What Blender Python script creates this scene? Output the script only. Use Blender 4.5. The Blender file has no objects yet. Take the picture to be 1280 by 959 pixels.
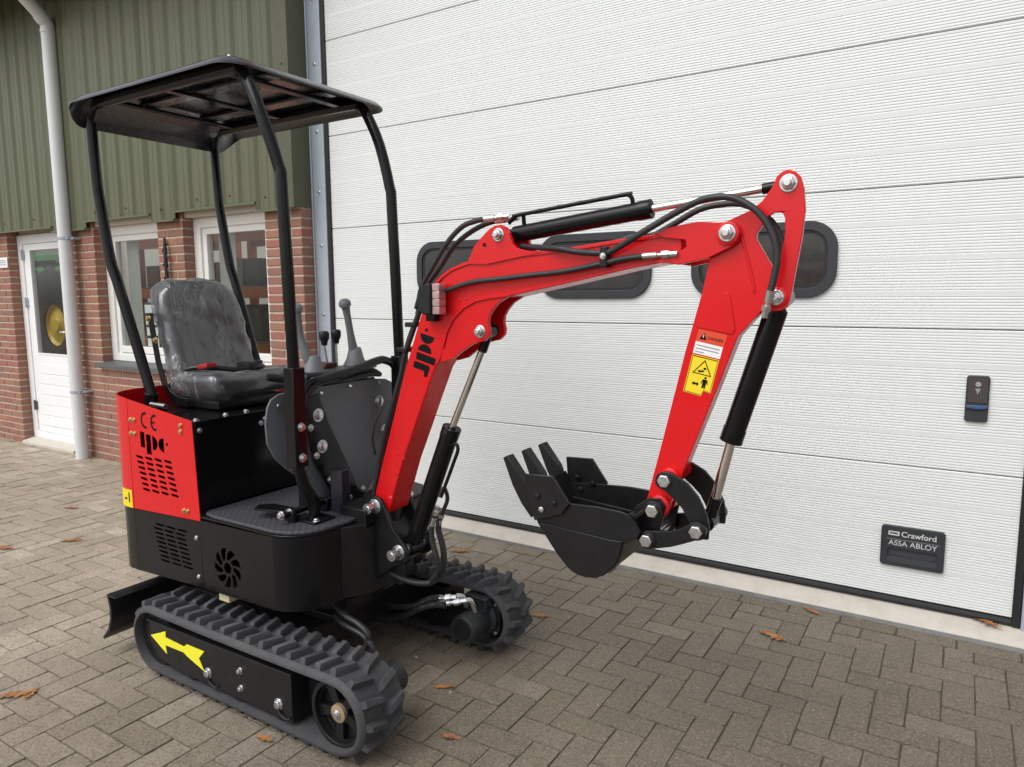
import bpy, bmesh, math, random
from mathutils import Vector, Matrix
from mathutils.geometry import tessellate_polygon
from math import sin, cos, pi, radians

random.seed(7)
rnd = random.Random(11)
sc = bpy.context.scene
COL = sc.collection

# ------------------------------------------------------------------ camera, sky, sun, exposure
cam_d = bpy.data.cameras.new("camera")
cam = bpy.data.objects.new("camera", cam_d)
COL.objects.link(cam)
CR = Vector((0.84722258, 0.53120223, -0.0061718))
CU = Vector((-0.06036694, 0.10780967, 0.99233709))
CF = Vector((-0.52779705, 0.84035782, -0.12340584))
CO = Vector((0.0, -3.5637, 1.4474))
cam.matrix_world = Matrix(((CR.x, CU.x, -CF.x, CO.x), (CR.y, CU.y, -CF.y, CO.y), (CR.z, CU.z, -CF.z, CO.z), (0, 0, 0, 1)))
cam_d.sensor_width = 36.0
cam_d.lens = 892.95 / 1280.0 * 36.0
cam_d.clip_start = 0.05
cam_d.clip_end = 600.0
sc.camera = cam

SUN_EL, SUN_AZ = radians(52), radians(200)      # azimuth: clockwise from +y, the sun stands behind the camera
world = bpy.data.worlds.new("World")
sc.world = world
world.use_nodes = True
wn = world.node_tree
for n in list(wn.nodes):
    wn.nodes.remove(n)
sky = wn.nodes.new("ShaderNodeTexSky")
sky.sky_type = 'NISHITA'
sky.sun_disc = False
sky.sun_elevation = SUN_EL
sky.sun_rotation = SUN_AZ
sky.air_density = 1.0
sky.dust_density = 3.0
hsv = wn.nodes.new("ShaderNodeHueSaturation")
hsv.inputs['Saturation'].default_value = 0.16      # cloud cover: the sky is grey
hsv.inputs['Value'].default_value = 1.0
bg = wn.nodes.new("ShaderNodeBackground")
bg.inputs['Strength'].default_value = 0.14
wo = wn.nodes.new("ShaderNodeOutputWorld")
wn.links.new(sky.outputs[0], hsv.inputs['Color'])
wn.links.new(hsv.outputs[0], bg.inputs['Color'])
wn.links.new(bg.outputs[0], wo.inputs['Surface'])

sun_d = bpy.data.lights.new("sun", 'SUN')
sun_d.energy = 1.0
sun_d.angle = radians(50)
sun_d.color = (1.0, 0.98, 0.95)
sun = bpy.data.objects.new("sun", sun_d)
COL.objects.link(sun)
sdir = Vector((sin(SUN_AZ) * cos(SUN_EL), cos(SUN_AZ) * cos(SUN_EL), sin(SUN_EL)))
sun.rotation_euler = sdir.to_track_quat('Z', 'Y').to_euler()
sun.location = (0, -6, 8)

sc.view_settings.view_transform = 'Standard'
sc.view_settings.look = 'None'
sc.view_settings.gamma = 1.0
sc.view_settings.use_curve_mapping = False
sc.view_settings.exposure = 0.39
sc.cycles.max_bounces = 8

# ------------------------------------------------------------------ materials
MATS = {}


def newmat(name):
    m = bpy.data.materials.new(name)
    m.use_nodes = True
    nt = m.node_tree
    for n in list(nt.nodes):
        nt.nodes.remove(n)
    out = nt.nodes.new("ShaderNodeOutputMaterial")
    return m, nt, out


def N(nt, t, **kw):
    n = nt.nodes.new(t)
    for k, v in kw.items():
        if k in n.inputs:
            n.inputs[k].default_value = v
        else:
            setattr(n, k, v)
    return n


def mix(nt, fac, a, b, bt='MIX'):
    m = nt.nodes.new("ShaderNodeMix")
    m.data_type = 'RGBA'
    m.blend_type = bt
    for sock, v in ((0, fac), (6, a), (7, b)):
        if hasattr(v, 'links') or hasattr(v, 'is_linked'):
            nt.links.new(v, m.inputs[sock])
        else:
            m.inputs[sock].default_value = v if sock == 0 else (v[0], v[1], v[2], 1.0)
    return m.outputs[2]


def ramp(nt, src, stops):
    r = nt.nodes.new("ShaderNodeValToRGB")
    el = r.color_ramp.elements
    while len(el) < len(stops):
        el.new(0.5)
    for e, (p, c) in zip(el, stops):
        e.position = p
        e.color = (c[0], c[1], c[2], 1.0) if not isinstance(c, (int, float)) else (c, c, c, 1.0)
    nt.links.new(src, r.inputs[0])
    return r.outputs[0]


def noise(nt, scale, detail=4.0, rough=0.55, coord='Object', stretch=None, offset=None):
    tc = nt.nodes.new("ShaderNodeTexCoord")
    src = tc.outputs[coord]
    if coord == 'World':
        src = tc.outputs['Object']
    if stretch:
        mp = nt.nodes.new("ShaderNodeMapping")
        mp.inputs['Scale'].default_value = stretch
        nt.links.new(src, mp.inputs[0])
        src = mp.outputs[0]
    n = nt.nodes.new("ShaderNodeTexNoise")
    n.inputs['Scale'].default_value = scale
    n.inputs['Detail'].default_value = detail
    n.inputs['Roughness'].default_value = rough
    nt.links.new(src, n.inputs['Vector'])
    return n.outputs['Fac']


def geo_pos(nt):
    g = nt.nodes.new("ShaderNodeNewGeometry")
    return g.outputs['Position']


def wnoise(nt, scale, detail=4.0, rough=0.55, stretch=None):
    src = geo_pos(nt)
    if stretch:
        mp = nt.nodes.new("ShaderNodeMapping")
        mp.inputs['Scale'].default_value = stretch
        nt.links.new(src, mp.inputs[0])
        src = mp.outputs[0]
    n = nt.nodes.new("ShaderNodeTexNoise")
    n.inputs['Scale'].default_value = scale
    n.inputs['Detail'].default_value = detail
    n.inputs['Roughness'].default_value = rough
    nt.links.new(src, n.inputs['Vector'])
    return n.outputs['Fac']


def bump(nt, bsdf, h, strength, dist):
    b = nt.nodes.new("ShaderNodeBump")
    b.inputs['Strength'].default_value = strength
    b.inputs['Distance'].default_value = dist
    nt.links.new(h, b.inputs['Height'])
    nt.links.new(b.outputs[0], bsdf.inputs['Normal'])


def mat(name, col, rough=0.5, metal=0.0, coat=0.0, var=0.12, vscale=6.0, dust=0.0, dustcol=(0.25, 0.22, 0.18), bump_s=0.0, bump_scale=60.0, bump_d=0.002, rough_var=0.1, spec=0.5, coat_rough=0.05, alpha=None):
    if name in MATS:
        return MATS[name]
    m, nt, out = newmat(name)
    b = N(nt, "ShaderNodeBsdfPrincipled")
    nt.links.new(b.outputs[0], out.inputs[0])
    nz = wnoise(nt, vscale, 5)
    lo = tuple(c * (1 - var) for c in col)
    hi = tuple(min(1, c * (1 + var)) for c in col)
    c = mix(nt, nz, lo, hi)
    if dust > 0:
        dn = wnoise(nt, 9.0, 6, 0.65)
        dm = ramp(nt, dn, [(0.42, 0.0), (0.75, dust)])
        c = mix(nt, dm, c, dustcol)
    nt.links.new(c, b.inputs['Base Color'])
    b.inputs['Metallic'].default_value = metal
    b.inputs['Specular IOR Level'].default_value = spec
    rn = wnoise(nt, vscale * 3.1, 4)
    rr = ramp(nt, rn, [(0.3, max(0.02, rough - rough_var)), (0.7, min(1, rough + rough_var))])
    nt.links.new(rr, b.inputs['Roughness'])
    b.inputs['Coat Weight'].default_value = coat
    b.inputs['Coat Roughness'].default_value = coat_rough
    if bump_s > 0:
        bump(nt, b, wnoise(nt, bump_scale, 4), bump_s, bump_d)
    MATS[name] = m
    return m


red = mat("red_paint", (0.66, 0.006, 0.010), 0.30, coat=0.22, var=0.04, bump_s=0.03, bump_scale=22, bump_d=0.002, spec=0.28, rough_var=0.05)
black = mat("black_paint", (0.0065, 0.0065, 0.0075), 0.17, coat=0.0, var=0.2, dust=0.02, dustcol=(0.05, 0.045, 0.04), bump_s=0.05, bump_scale=25, bump_d=0.001, spec=0.27, rough_var=0.05)
blacksat = mat("black_satin_steel", (0.009, 0.009, 0.010), 0.36, coat=0.0, spec=0.35, var=0.25, dust=0.06, dustcol=(0.06, 0.055, 0.05), bump_s=0.15, bump_scale=90, bump_d=0.001)
plasticblk = mat("black_plastic", (0.011, 0.011, 0.013), 0.40, var=0.15, spec=0.35)
slate = mat("slate_grey_panel", (0.125, 0.135, 0.152), 0.5, var=0.08, bump_s=0.2, bump_scale=350, bump_d=0.0004)
rubber = mat("track_rubber", (0.052, 0.054, 0.061), 0.72, var=0.3, vscale=14, dust=0.45, dustcol=(0.085, 0.078, 0.07), bump_s=0.5, bump_scale=90, bump_d=0.003)
hosem = mat("hose_rubber", (0.022, 0.022, 0.024), 0.5, var=0.2, bump_s=0.2, bump_scale=200, bump_d=0.0006)
chrome = mat("chrome_rod", (0.78, 0.76, 0.74), 0.14, metal=1.0, var=0.04, rough_var=0.05)
zinc = mat("zinc_bolt", (0.62, 0.63, 0.64), 0.33, metal=1.0, var=0.25, vscale=40)
goldz = mat("yellow_zinc_bolt", (0.62, 0.46, 0.22), 0.32, metal=1.0, var=0.2, vscale=40)
stickerblk = mat("black_sticker", (0.005, 0.005, 0.005), 0.6, spec=0.15)
yellow = mat("yellow_sticker", (0.86, 0.80, 0.03), 0.5, var=0.04)
yellow2 = mat("warning_yellow", (0.88, 0.66, 0.02), 0.45, var=0.04)
orange = mat("danger_orange", (0.70, 0.065, 0.02), 0.45, var=0.04)
whitest = mat("white_sticker", (0.82, 0.82, 0.82), 0.5, var=0.03)
textgrey = mat("print_grey", (0.25, 0.25, 0.27), 0.6)
greyplastic = mat("grey_grip_plastic", (0.15, 0.16, 0.17), 0.48, var=0.08)
seatm = mat("seat_vinyl", (0.026, 0.028, 0.034), 0.5, var=0.2, bump_s=0.3, bump_scale=220, bump_d=0.0008)
belt_red = mat("red_buckle", (0.35, 0.01, 0.02), 0.4)
galv = mat("galvanised_steel", (0.40, 0.455, 0.515), 0.5, metal=0.1, var=0.14, vscale=18)
gasket = mat("rubber_gasket", (0.012, 0.012, 0.014), 0.55)
panelw = mat("door_panel_white", (0.715, 0.745, 0.735), 0.42, var=0.015, vscale=1.2, dust=0.10, dustcol=(0.56, 0.56, 0.52), rough_var=0.05)
framew = mat("window_frame_white", (0.78, 0.78, 0.75), 0.45, var=0.03, dust=0.05)
doorw = mat("entrance_door_white", (0.86, 0.87, 0.88), 0.38, var=0.02)
pipew = mat("downpipe_grey_white", (0.68, 0.70, 0.71), 0.35, var=0.03)
darkgrey = mat("dark_grey_plastic", (0.030, 0.033, 0.038), 0.45, var=0.1)
bluem = mat("blue_slider", (0.045, 0.10, 0.22), 0.35)
silverprint = mat("silver_print", (0.60, 0.61, 0.63), 0.4)
tanm = mat("tan_hub", (0.30, 0.22, 0.13), 0.5, dust=0.3)
motorm = mat("motor_dark_green_grey", (0.020, 0.025, 0.027), 0.45, var=0.2)
concrete = mat("threshold_concrete", (0.58, 0.54, 0.48), 0.75, var=0.16, vscale=9, dust=0.5, dustcol=(0.28, 0.25, 0.20), bump_s=0.3, bump_scale=80, bump_d=0.003)
sillm = mat("grey_stone_sill", (0.10, 0.105, 0.115), 0.5, var=0.1)
cream = mat("cream_lintel", (0.55, 0.49, 0.42), 0.6, var=0.06)
interior = mat("interior_plaster", (0.36, 0.34, 0.30), 0.8)
shelfo = mat("orange_shelving", (0.62, 0.16, 0.03), 0.5)
boxm = mat("stock_box", (0.22, 0.17, 0.13), 0.7, var=0.5, vscale=3)
stockred = mat("stock_red_brown", (0.16, 0.035, 0.025), 0.6, var=0.3)
boxd = mat("dark_stock", (0.035, 0.035, 0.045), 0.6, var=0.5, vscale=5)
slatm = mat("grey_slat", (0.45, 0.46, 0.44), 0.7)
greenm = mat("tractor_green", (0.02, 0.18, 0.035), 0.35)
tracty = mat("tractor_yellow", (0.75, 0.50, 0.02), 0.4)
tyrem = mat("tyre_black", (0.02, 0.02, 0.02), 0.8)
ironm = mat("wrought_iron", (0.02, 0.018, 0.02), 0.6)
cardm = mat("cream_card", (0.66, 0.58, 0.36), 0.7)
paperm = mat("paper_notice", (0.62, 0.68, 0.67), 0.7)
tancrate = mat("yellow_seal", (0.45, 0.30, 0.05), 0.6)


def mat_mat():
    m, nt, out = newmat("quilted_floor_mat")
    b = N(nt, "ShaderNodeBsdfPrincipled", Roughness=0.62)
    nt.links.new(b.outputs[0], out.inputs[0])
    p = geo_pos(nt)
    mp = N(nt, "ShaderNodeMapping")
    mp.inputs['Rotation'].default_value = (0, 0, radians(45))
    mp.inputs['Scale'].default_value = (1, 1, 0)
    nt.links.new(p, mp.inputs[0])
    sp = N(nt, "ShaderNodeSeparateXYZ")
    nt.links.new(mp.outputs[0], sp.inputs[0])
    hs = []
    for ax in (0, 1):
        a = N(nt, "ShaderNodeMath", operation='MULTIPLY')
        a.inputs[1].default_value = pi / 0.022
        nt.links.new(sp.outputs[ax], a.inputs[0])
        s = N(nt, "ShaderNodeMath", operation='SINE')
        nt.links.new(a.outputs[0], s.inputs[0])
        ab = N(nt, "ShaderNodeMath", operation='ABSOLUTE')
        nt.links.new(s.outputs[0], ab.inputs[0])
        hs.append(ab.outputs[0])
    mn = N(nt, "ShaderNodeMath", operation='MINIMUM')
    nt.links.new(hs[0], mn.inputs[0])
    nt.links.new(hs[1], mn.inputs[1])
    c = mix(nt, ramp(nt, mn.outputs[0], [(0.0, 0.0), (0.35, 1.0)]), (0.030, 0.030, 0.036), (0.052, 0.052, 0.062))
    nt.links.new(c, b.inputs['Base Color'])
    bump(nt, b, mn.outputs[0], 0.6, 0.003)
    return m


matm = mat_mat()


def film_mat():
    m, nt, out = newmat("clear_plastic_film")
    gl = N(nt, "ShaderNodeBsdfGlossy", Roughness=0.22)
    gl.inputs['Color'].default_value = (1, 1, 1, 1)
    df = N(nt, "ShaderNodeBsdfDiffuse")
    df.inputs['Color'].default_value = (0.85, 0.87, 0.9, 1)
    tr = N(nt, "ShaderNodeBsdfTransparent")
    tr.inputs['Color'].default_value = (0.95, 0.95, 0.97, 1)
    lw = N(nt, "ShaderNodeLayerWeight", Blend=0.25)

    def crease(scale, stretch, width):
        n = wnoise(nt, scale, 4, 0.6, stretch=stretch)
        s = N(nt, "ShaderNodeMath", operation='SUBTRACT')
        s.inputs[1].default_value = 0.5
        nt.links.new(n, s.inputs[0])
        a = N(nt, "ShaderNodeMath", operation='ABSOLUTE')
        nt.links.new(s.outputs[0], a.inputs[0])
        return ramp(nt, a.outputs[0], [(0.0, 1.0), (width, 0.25), (width * 3.2, 0.0)])
    c1 = crease(3.4, (1.0, 2.2, 0.6), 0.045)
    c2 = crease(6.5, (1.0, 1.8, 0.6), 0.030)
    cr = N(nt, "ShaderNodeMath", operation='MAXIMUM')
    nt.links.new(c1, cr.inputs[0])
    nt.links.new(c2, cr.inputs[1])
    patch = ramp(nt, wnoise(nt, 5.0, 2, 0.5), [(0.42, 0.05), (0.62, 1.0)])
    crp = N(nt, "ShaderNodeMath", operation='MULTIPLY')
    nt.links.new(cr.outputs[0], crp.inputs[0])
    nt.links.new(patch, crp.inputs[1])
    bp = N(nt, "ShaderNodeBump", Strength=0.5, Distance=0.012)
    nt.links.new(crp.outputs[0], bp.inputs['Height'])
    for n in (gl, df, lw):
        nt.links.new(bp.outputs[0], n.inputs['Normal'])
    m0 = N(nt, "ShaderNodeMixShader", Fac=0.35)
    nt.links.new(gl.outputs[0], m0.inputs[1])
    nt.links.new(df.outputs[0], m0.inputs[2])
    rg = ramp(nt, lw.outputs['Fresnel'], [(0.0, 0.09), (0.3, 0.20), (0.7, 0.6), (1.0, 0.85)])
    sm = N(nt, "ShaderNodeMath", operation='MULTIPLY_ADD')
    sm.use_clamp = True
    sm.inputs[1].default_value = 0.13
    nt.links.new(crp.outputs[0], sm.inputs[0])
    nt.links.new(rg, sm.inputs[2])
    m1 = N(nt, "ShaderNodeMixShader")
    nt.links.new(sm.outputs[0], m1.inputs[0])
    nt.links.new(tr.outputs[0], m1.inputs[1])
    nt.links.new(m0.outputs[0], m1.inputs[2])
    nt.links.new(m1.outputs[0], out.inputs[0])
    return m


filmm = film_mat()


def glass_mat(name, tint=(0.93, 0.95, 0.94), ior=1.5):
    m, nt, out = newmat(name)
    gl = N(nt, "ShaderNodeBsdfGlossy", Roughness=0.01)
    tr = N(nt, "ShaderNodeBsdfTransparent")
    tr.inputs['Color'].default_value = (*tint, 1)
    lw = N(nt, "ShaderNodeLayerWeight", Blend=0.5)
    pw = N(nt, "ShaderNodeMath", operation='POWER')
    pw.inputs[1].default_value = 5.0
    nt.links.new(lw.outputs['Facing'], pw.inputs[0])
    f0 = ((ior - 1) / (ior + 1)) ** 2
    ma = N(nt, "ShaderNodeMath", operation='MULTIPLY_ADD')
    ma.inputs[1].default_value = 1 - f0
    ma.inputs[2].default_value = f0
    nt.links.new(pw.outputs[0], ma.inputs[0])
    m1 = N(nt, "ShaderNodeMixShader")
    nt.links.new(ma.outputs[0], m1.inputs[0])
    nt.links.new(tr.outputs[0], m1.inputs[1])
    nt.links.new(gl.outputs[0], m1.inputs[2])
    nt.links.new(m1.outputs[0], out.inputs[0])
    return m


glassm = glass_mat("window_glass")
lensm = glass_mat("lamp_lens", (0.97, 0.94, 0.94), 1.30)
reflm = mat("lamp_reflector", (0.60, 0.44, 0.44), 0.25, metal=0.6, var=0.45, vscale=70)
darkpane = mat("dark_tinted_pane", (0.022, 0.022, 0.021), 0.22, var=0.6, vscale=7, dust=0.25, dustcol=(0.06, 0.055, 0.045), coat=0.3)


def brick_mat():
    m, nt, out = newmat("red_brick")
    b = N(nt, "ShaderNodeBsdfPrincipled", Roughness=0.85)
    nt.links.new(b.outputs[0], out.inputs[0])
    oi = N(nt, "ShaderNodeObjectInfo")
    g = N(nt, "ShaderNodeNewGeometry")
    ad = N(nt, "ShaderNodeMath", operation='ADD')
    nt.links.new(oi.outputs['Random'], ad.inputs[0])
    nt.links.new(g.outputs['Random Per Island'], ad.inputs[1])
    fr = N(nt, "ShaderNodeMath", operation='FRACT')
    nt.links.new(ad.outputs[0], fr.inputs[0])
    c = ramp(nt, fr.outputs[0], [(0.0, (0.33, 0.115, 0.090)), (0.25, (0.25, 0.115, 0.085)), (0.5, (0.34, 0.165, 0.100)), (0.75, (0.27, 0.140, 0.105)), (1.0, (0.22, 0.112, 0.090))])
    n1 = wnoise(nt, 38, 6, 0.7)
    c = mix(nt, ramp(nt, n1, [(0.35, 0.0), (0.7, 0.5)]), c, (0.36, 0.19, 0.14))
    n2 = wnoise(nt, 160, 3)
    c = mix(nt, ramp(nt, n2, [(0.3, 0.4), (0.5, 0.0)]), c, (0.10, 0.05, 0.04))
    nt.links.new(c, b.inputs['Base Color'])
    bump(nt, b, n1, 0.5, 0.004)
    return m


def pale_mask(nt):
    # paler ground to the left, darker stone to the right: ragged edge between them
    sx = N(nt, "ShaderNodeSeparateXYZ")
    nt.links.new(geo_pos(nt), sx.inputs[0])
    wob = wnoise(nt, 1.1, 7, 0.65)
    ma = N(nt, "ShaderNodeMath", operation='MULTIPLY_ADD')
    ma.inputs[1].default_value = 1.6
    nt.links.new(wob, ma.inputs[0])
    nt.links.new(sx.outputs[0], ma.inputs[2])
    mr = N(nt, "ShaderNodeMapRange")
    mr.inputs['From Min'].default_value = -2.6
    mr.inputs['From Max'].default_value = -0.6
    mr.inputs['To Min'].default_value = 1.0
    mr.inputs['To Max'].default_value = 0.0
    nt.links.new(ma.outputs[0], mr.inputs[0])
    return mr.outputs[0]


def paver_mat():
    m, nt, out = newmat("concrete_paver")
    b = N(nt, "ShaderNodeBsdfPrincipled", Roughness=0.6)
    b.inputs['Specular IOR Level'].default_value = 0.45
    nt.links.new(b.outputs[0], out.inputs[0])
    oi = N(nt, "ShaderNodeObjectInfo")
    g = N(nt, "ShaderNodeNewGeometry")
    ad = N(nt, "ShaderNodeMath", operation='ADD')
    nt.links.new(oi.outputs['Random'], ad.inputs[0])
    nt.links.new(g.outputs['Random Per Island'], ad.inputs[1])
    fr = N(nt, "ShaderNodeMath", operation='FRACT')
    nt.links.new(ad.outputs[0], fr.inputs[0])
    c = ramp(nt, fr.outputs[0], [(0.0, (0.150, 0.124, 0.092)), (0.3, (0.188, 0.157, 0.118)), (0.55, (0.212, 0.178, 0.136)), (0.8, (0.172, 0.142, 0.107)), (1.0, (0.262, 0.226, 0.178))])
    big = wnoise(nt, 1.6, 6, 0.62)
    c = mix(nt, ramp(nt, big, [(0.35, 0.45), (0.62, 0.0)]), c, (0.120, 0.099, 0.071))
    med = wnoise(nt, 17, 6, 0.7)
    pale_f = pale_mask(nt)
    moss = wnoise(nt, 4.5, 6, 0.7)
    c = mix(nt, ramp(nt, moss, [(0.56, 0.0), (0.70, 0.55)]), c, (0.150, 0.138, 0.080))
    soil = wnoise(nt, 8.0, 6, 0.75)
    c = mix(nt, ramp(nt, soil, [(0.60, 0.0), (0.72, 0.6)]), c, (0.085, 0.070, 0.050))
    c = mix(nt, ramp(nt, med, [(0.38, 0.40), (0.6, 0.0)]), c, (0.105, 0.090, 0.066))
    dry = mix(nt, 1.0, c, (2.6, 2.62, 2.75), 'MULTIPLY')  # paler paver colour used on the left
    c = mix(nt, pale_f, c, dry)
    fine = wnoise(nt, 125, 4, 0.7)
    c = mix(nt, ramp(nt, fine, [(0.48, 0.0), (0.62, 0.55)]), c, (0.34, 0.295, 0.225))
    fine2 = wnoise(nt, 95, 4, 0.7, stretch=(1.13, 0.93, 1))
    c = mix(nt, ramp(nt, fine2, [(0.36, 0.6), (0.50, 0.0)]), c, (0.066, 0.054, 0.038))
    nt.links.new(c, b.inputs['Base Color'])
    rr = ramp(nt, med, [(0.35, 0.42), (0.65, 0.72)])
    nt.links.new(rr, b.inputs['Roughness'])
    h = N(nt, "ShaderNodeMath", operation='ADD')
    nt.links.new(fine, h.inputs[0])
    nt.links.new(med, h.inputs[1])
    bump(nt, b, h.outputs[0], 0.8, 0.006)
    return m


def bed_mat():
    m, nt, out = newmat("joint_sand_and_moss")
    b = N(nt, "ShaderNodeBsdfPrincipled", Roughness=0.95)
    nt.links.new(b.outputs[0], out.inputs[0])
    n1 = wnoise(nt, 6, 6, 0.7)
    n2 = wnoise(nt, 120, 4, 0.7)
    c = mix(nt, ramp(nt, n1, [(0.4, 0.0), (0.65, 1.0)]), (0.088, 0.072, 0.050), (0.094, 0.080, 0.050))
    c = mix(nt, ramp(nt, n2, [(0.45, 0.0), (0.66, 0.6)]), c, (0.17, 0.145, 0.108))
    nt.links.new(c, b.inputs['Base Color'])
    pale_bed = mix(nt, 1.0, c, (1.9, 1.85, 1.85), 'MULTIPLY')  # paler joint colour used on the left
    c2 = mix(nt, pale_mask(nt), c, pale_bed)
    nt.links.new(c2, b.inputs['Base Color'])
    bump(nt, b, n2, 0.8, 0.006)
    return m


def mortar_mat():
    m, nt, out = newmat("lime_mortar")
    b = N(nt, "ShaderNodeBsdfPrincipled", Roughness=0.9)
    nt.links.new(b.outputs[0], out.inputs[0])
    n1 = wnoise(nt, 30, 5, 0.7)
    c = mix(nt, n1, (0.44, 0.36, 0.28), (0.58, 0.49, 0.39))
    nt.links.new(c, b.inputs['Base Color'])
    bump(nt, b, n1, 0.5, 0.004)
    return m


def cladding_mat():
    m, nt, out = newmat("olive_green_cladding")
    b = N(nt, "ShaderNodeBsdfPrincipled", Roughness=0.5)
    nt.links.new(b.outputs[0], out.inputs[0])
    n1 = wnoise(nt, 2.5, 6, 0.65, stretch=(3, 3, 0.35))
    c = mix(nt, n1, (0.088, 0.097, 0.050), (0.117, 0.126, 0.071))
    n2 = wnoise(nt, 14, 6, 0.7, stretch=(3, 3, 0.25))
    c = mix(nt, ramp(nt, n2, [(0.55, 0.0), (0.75, 0.35)]), c, (0.18, 0.18, 0.13))
    nt.links.new(c, b.inputs['Base Color'])
    bump(nt, b, n1, 0.15, 0.01)
    return m


def leaf_mat():
    m, nt, out = newmat("autumn_leaf")
    b = N(nt, "ShaderNodeBsdfPrincipled", Roughness=0.6)
    nt.links.new(b.outputs[0], out.inputs[0])
    oi = N(nt, "ShaderNodeObjectInfo")
    c = ramp(nt, oi.outputs['Random'], [(0.0, (0.30, 0.105, 0.035)), (0.4, (0.24, 0.085, 0.035)), (0.7, (0.36, 0.16, 0.05)), (1.0, (0.22, 0.075, 0.04))])
    n = wnoise(nt, 45, 5, 0.7)
    c = mix(nt, ramp(nt, n, [(0.4, 0.0), (0.65, 0.6)]), c, (0.55, 0.30, 0.10))
    nt.links.new(c, b.inputs['Base Color'])
    bump(nt, b, n, 0.5, 0.004)
    return m


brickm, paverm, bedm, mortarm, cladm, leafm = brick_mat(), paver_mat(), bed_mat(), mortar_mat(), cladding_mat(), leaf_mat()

# ------------------------------------------------------------------ mesh helpers


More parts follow.
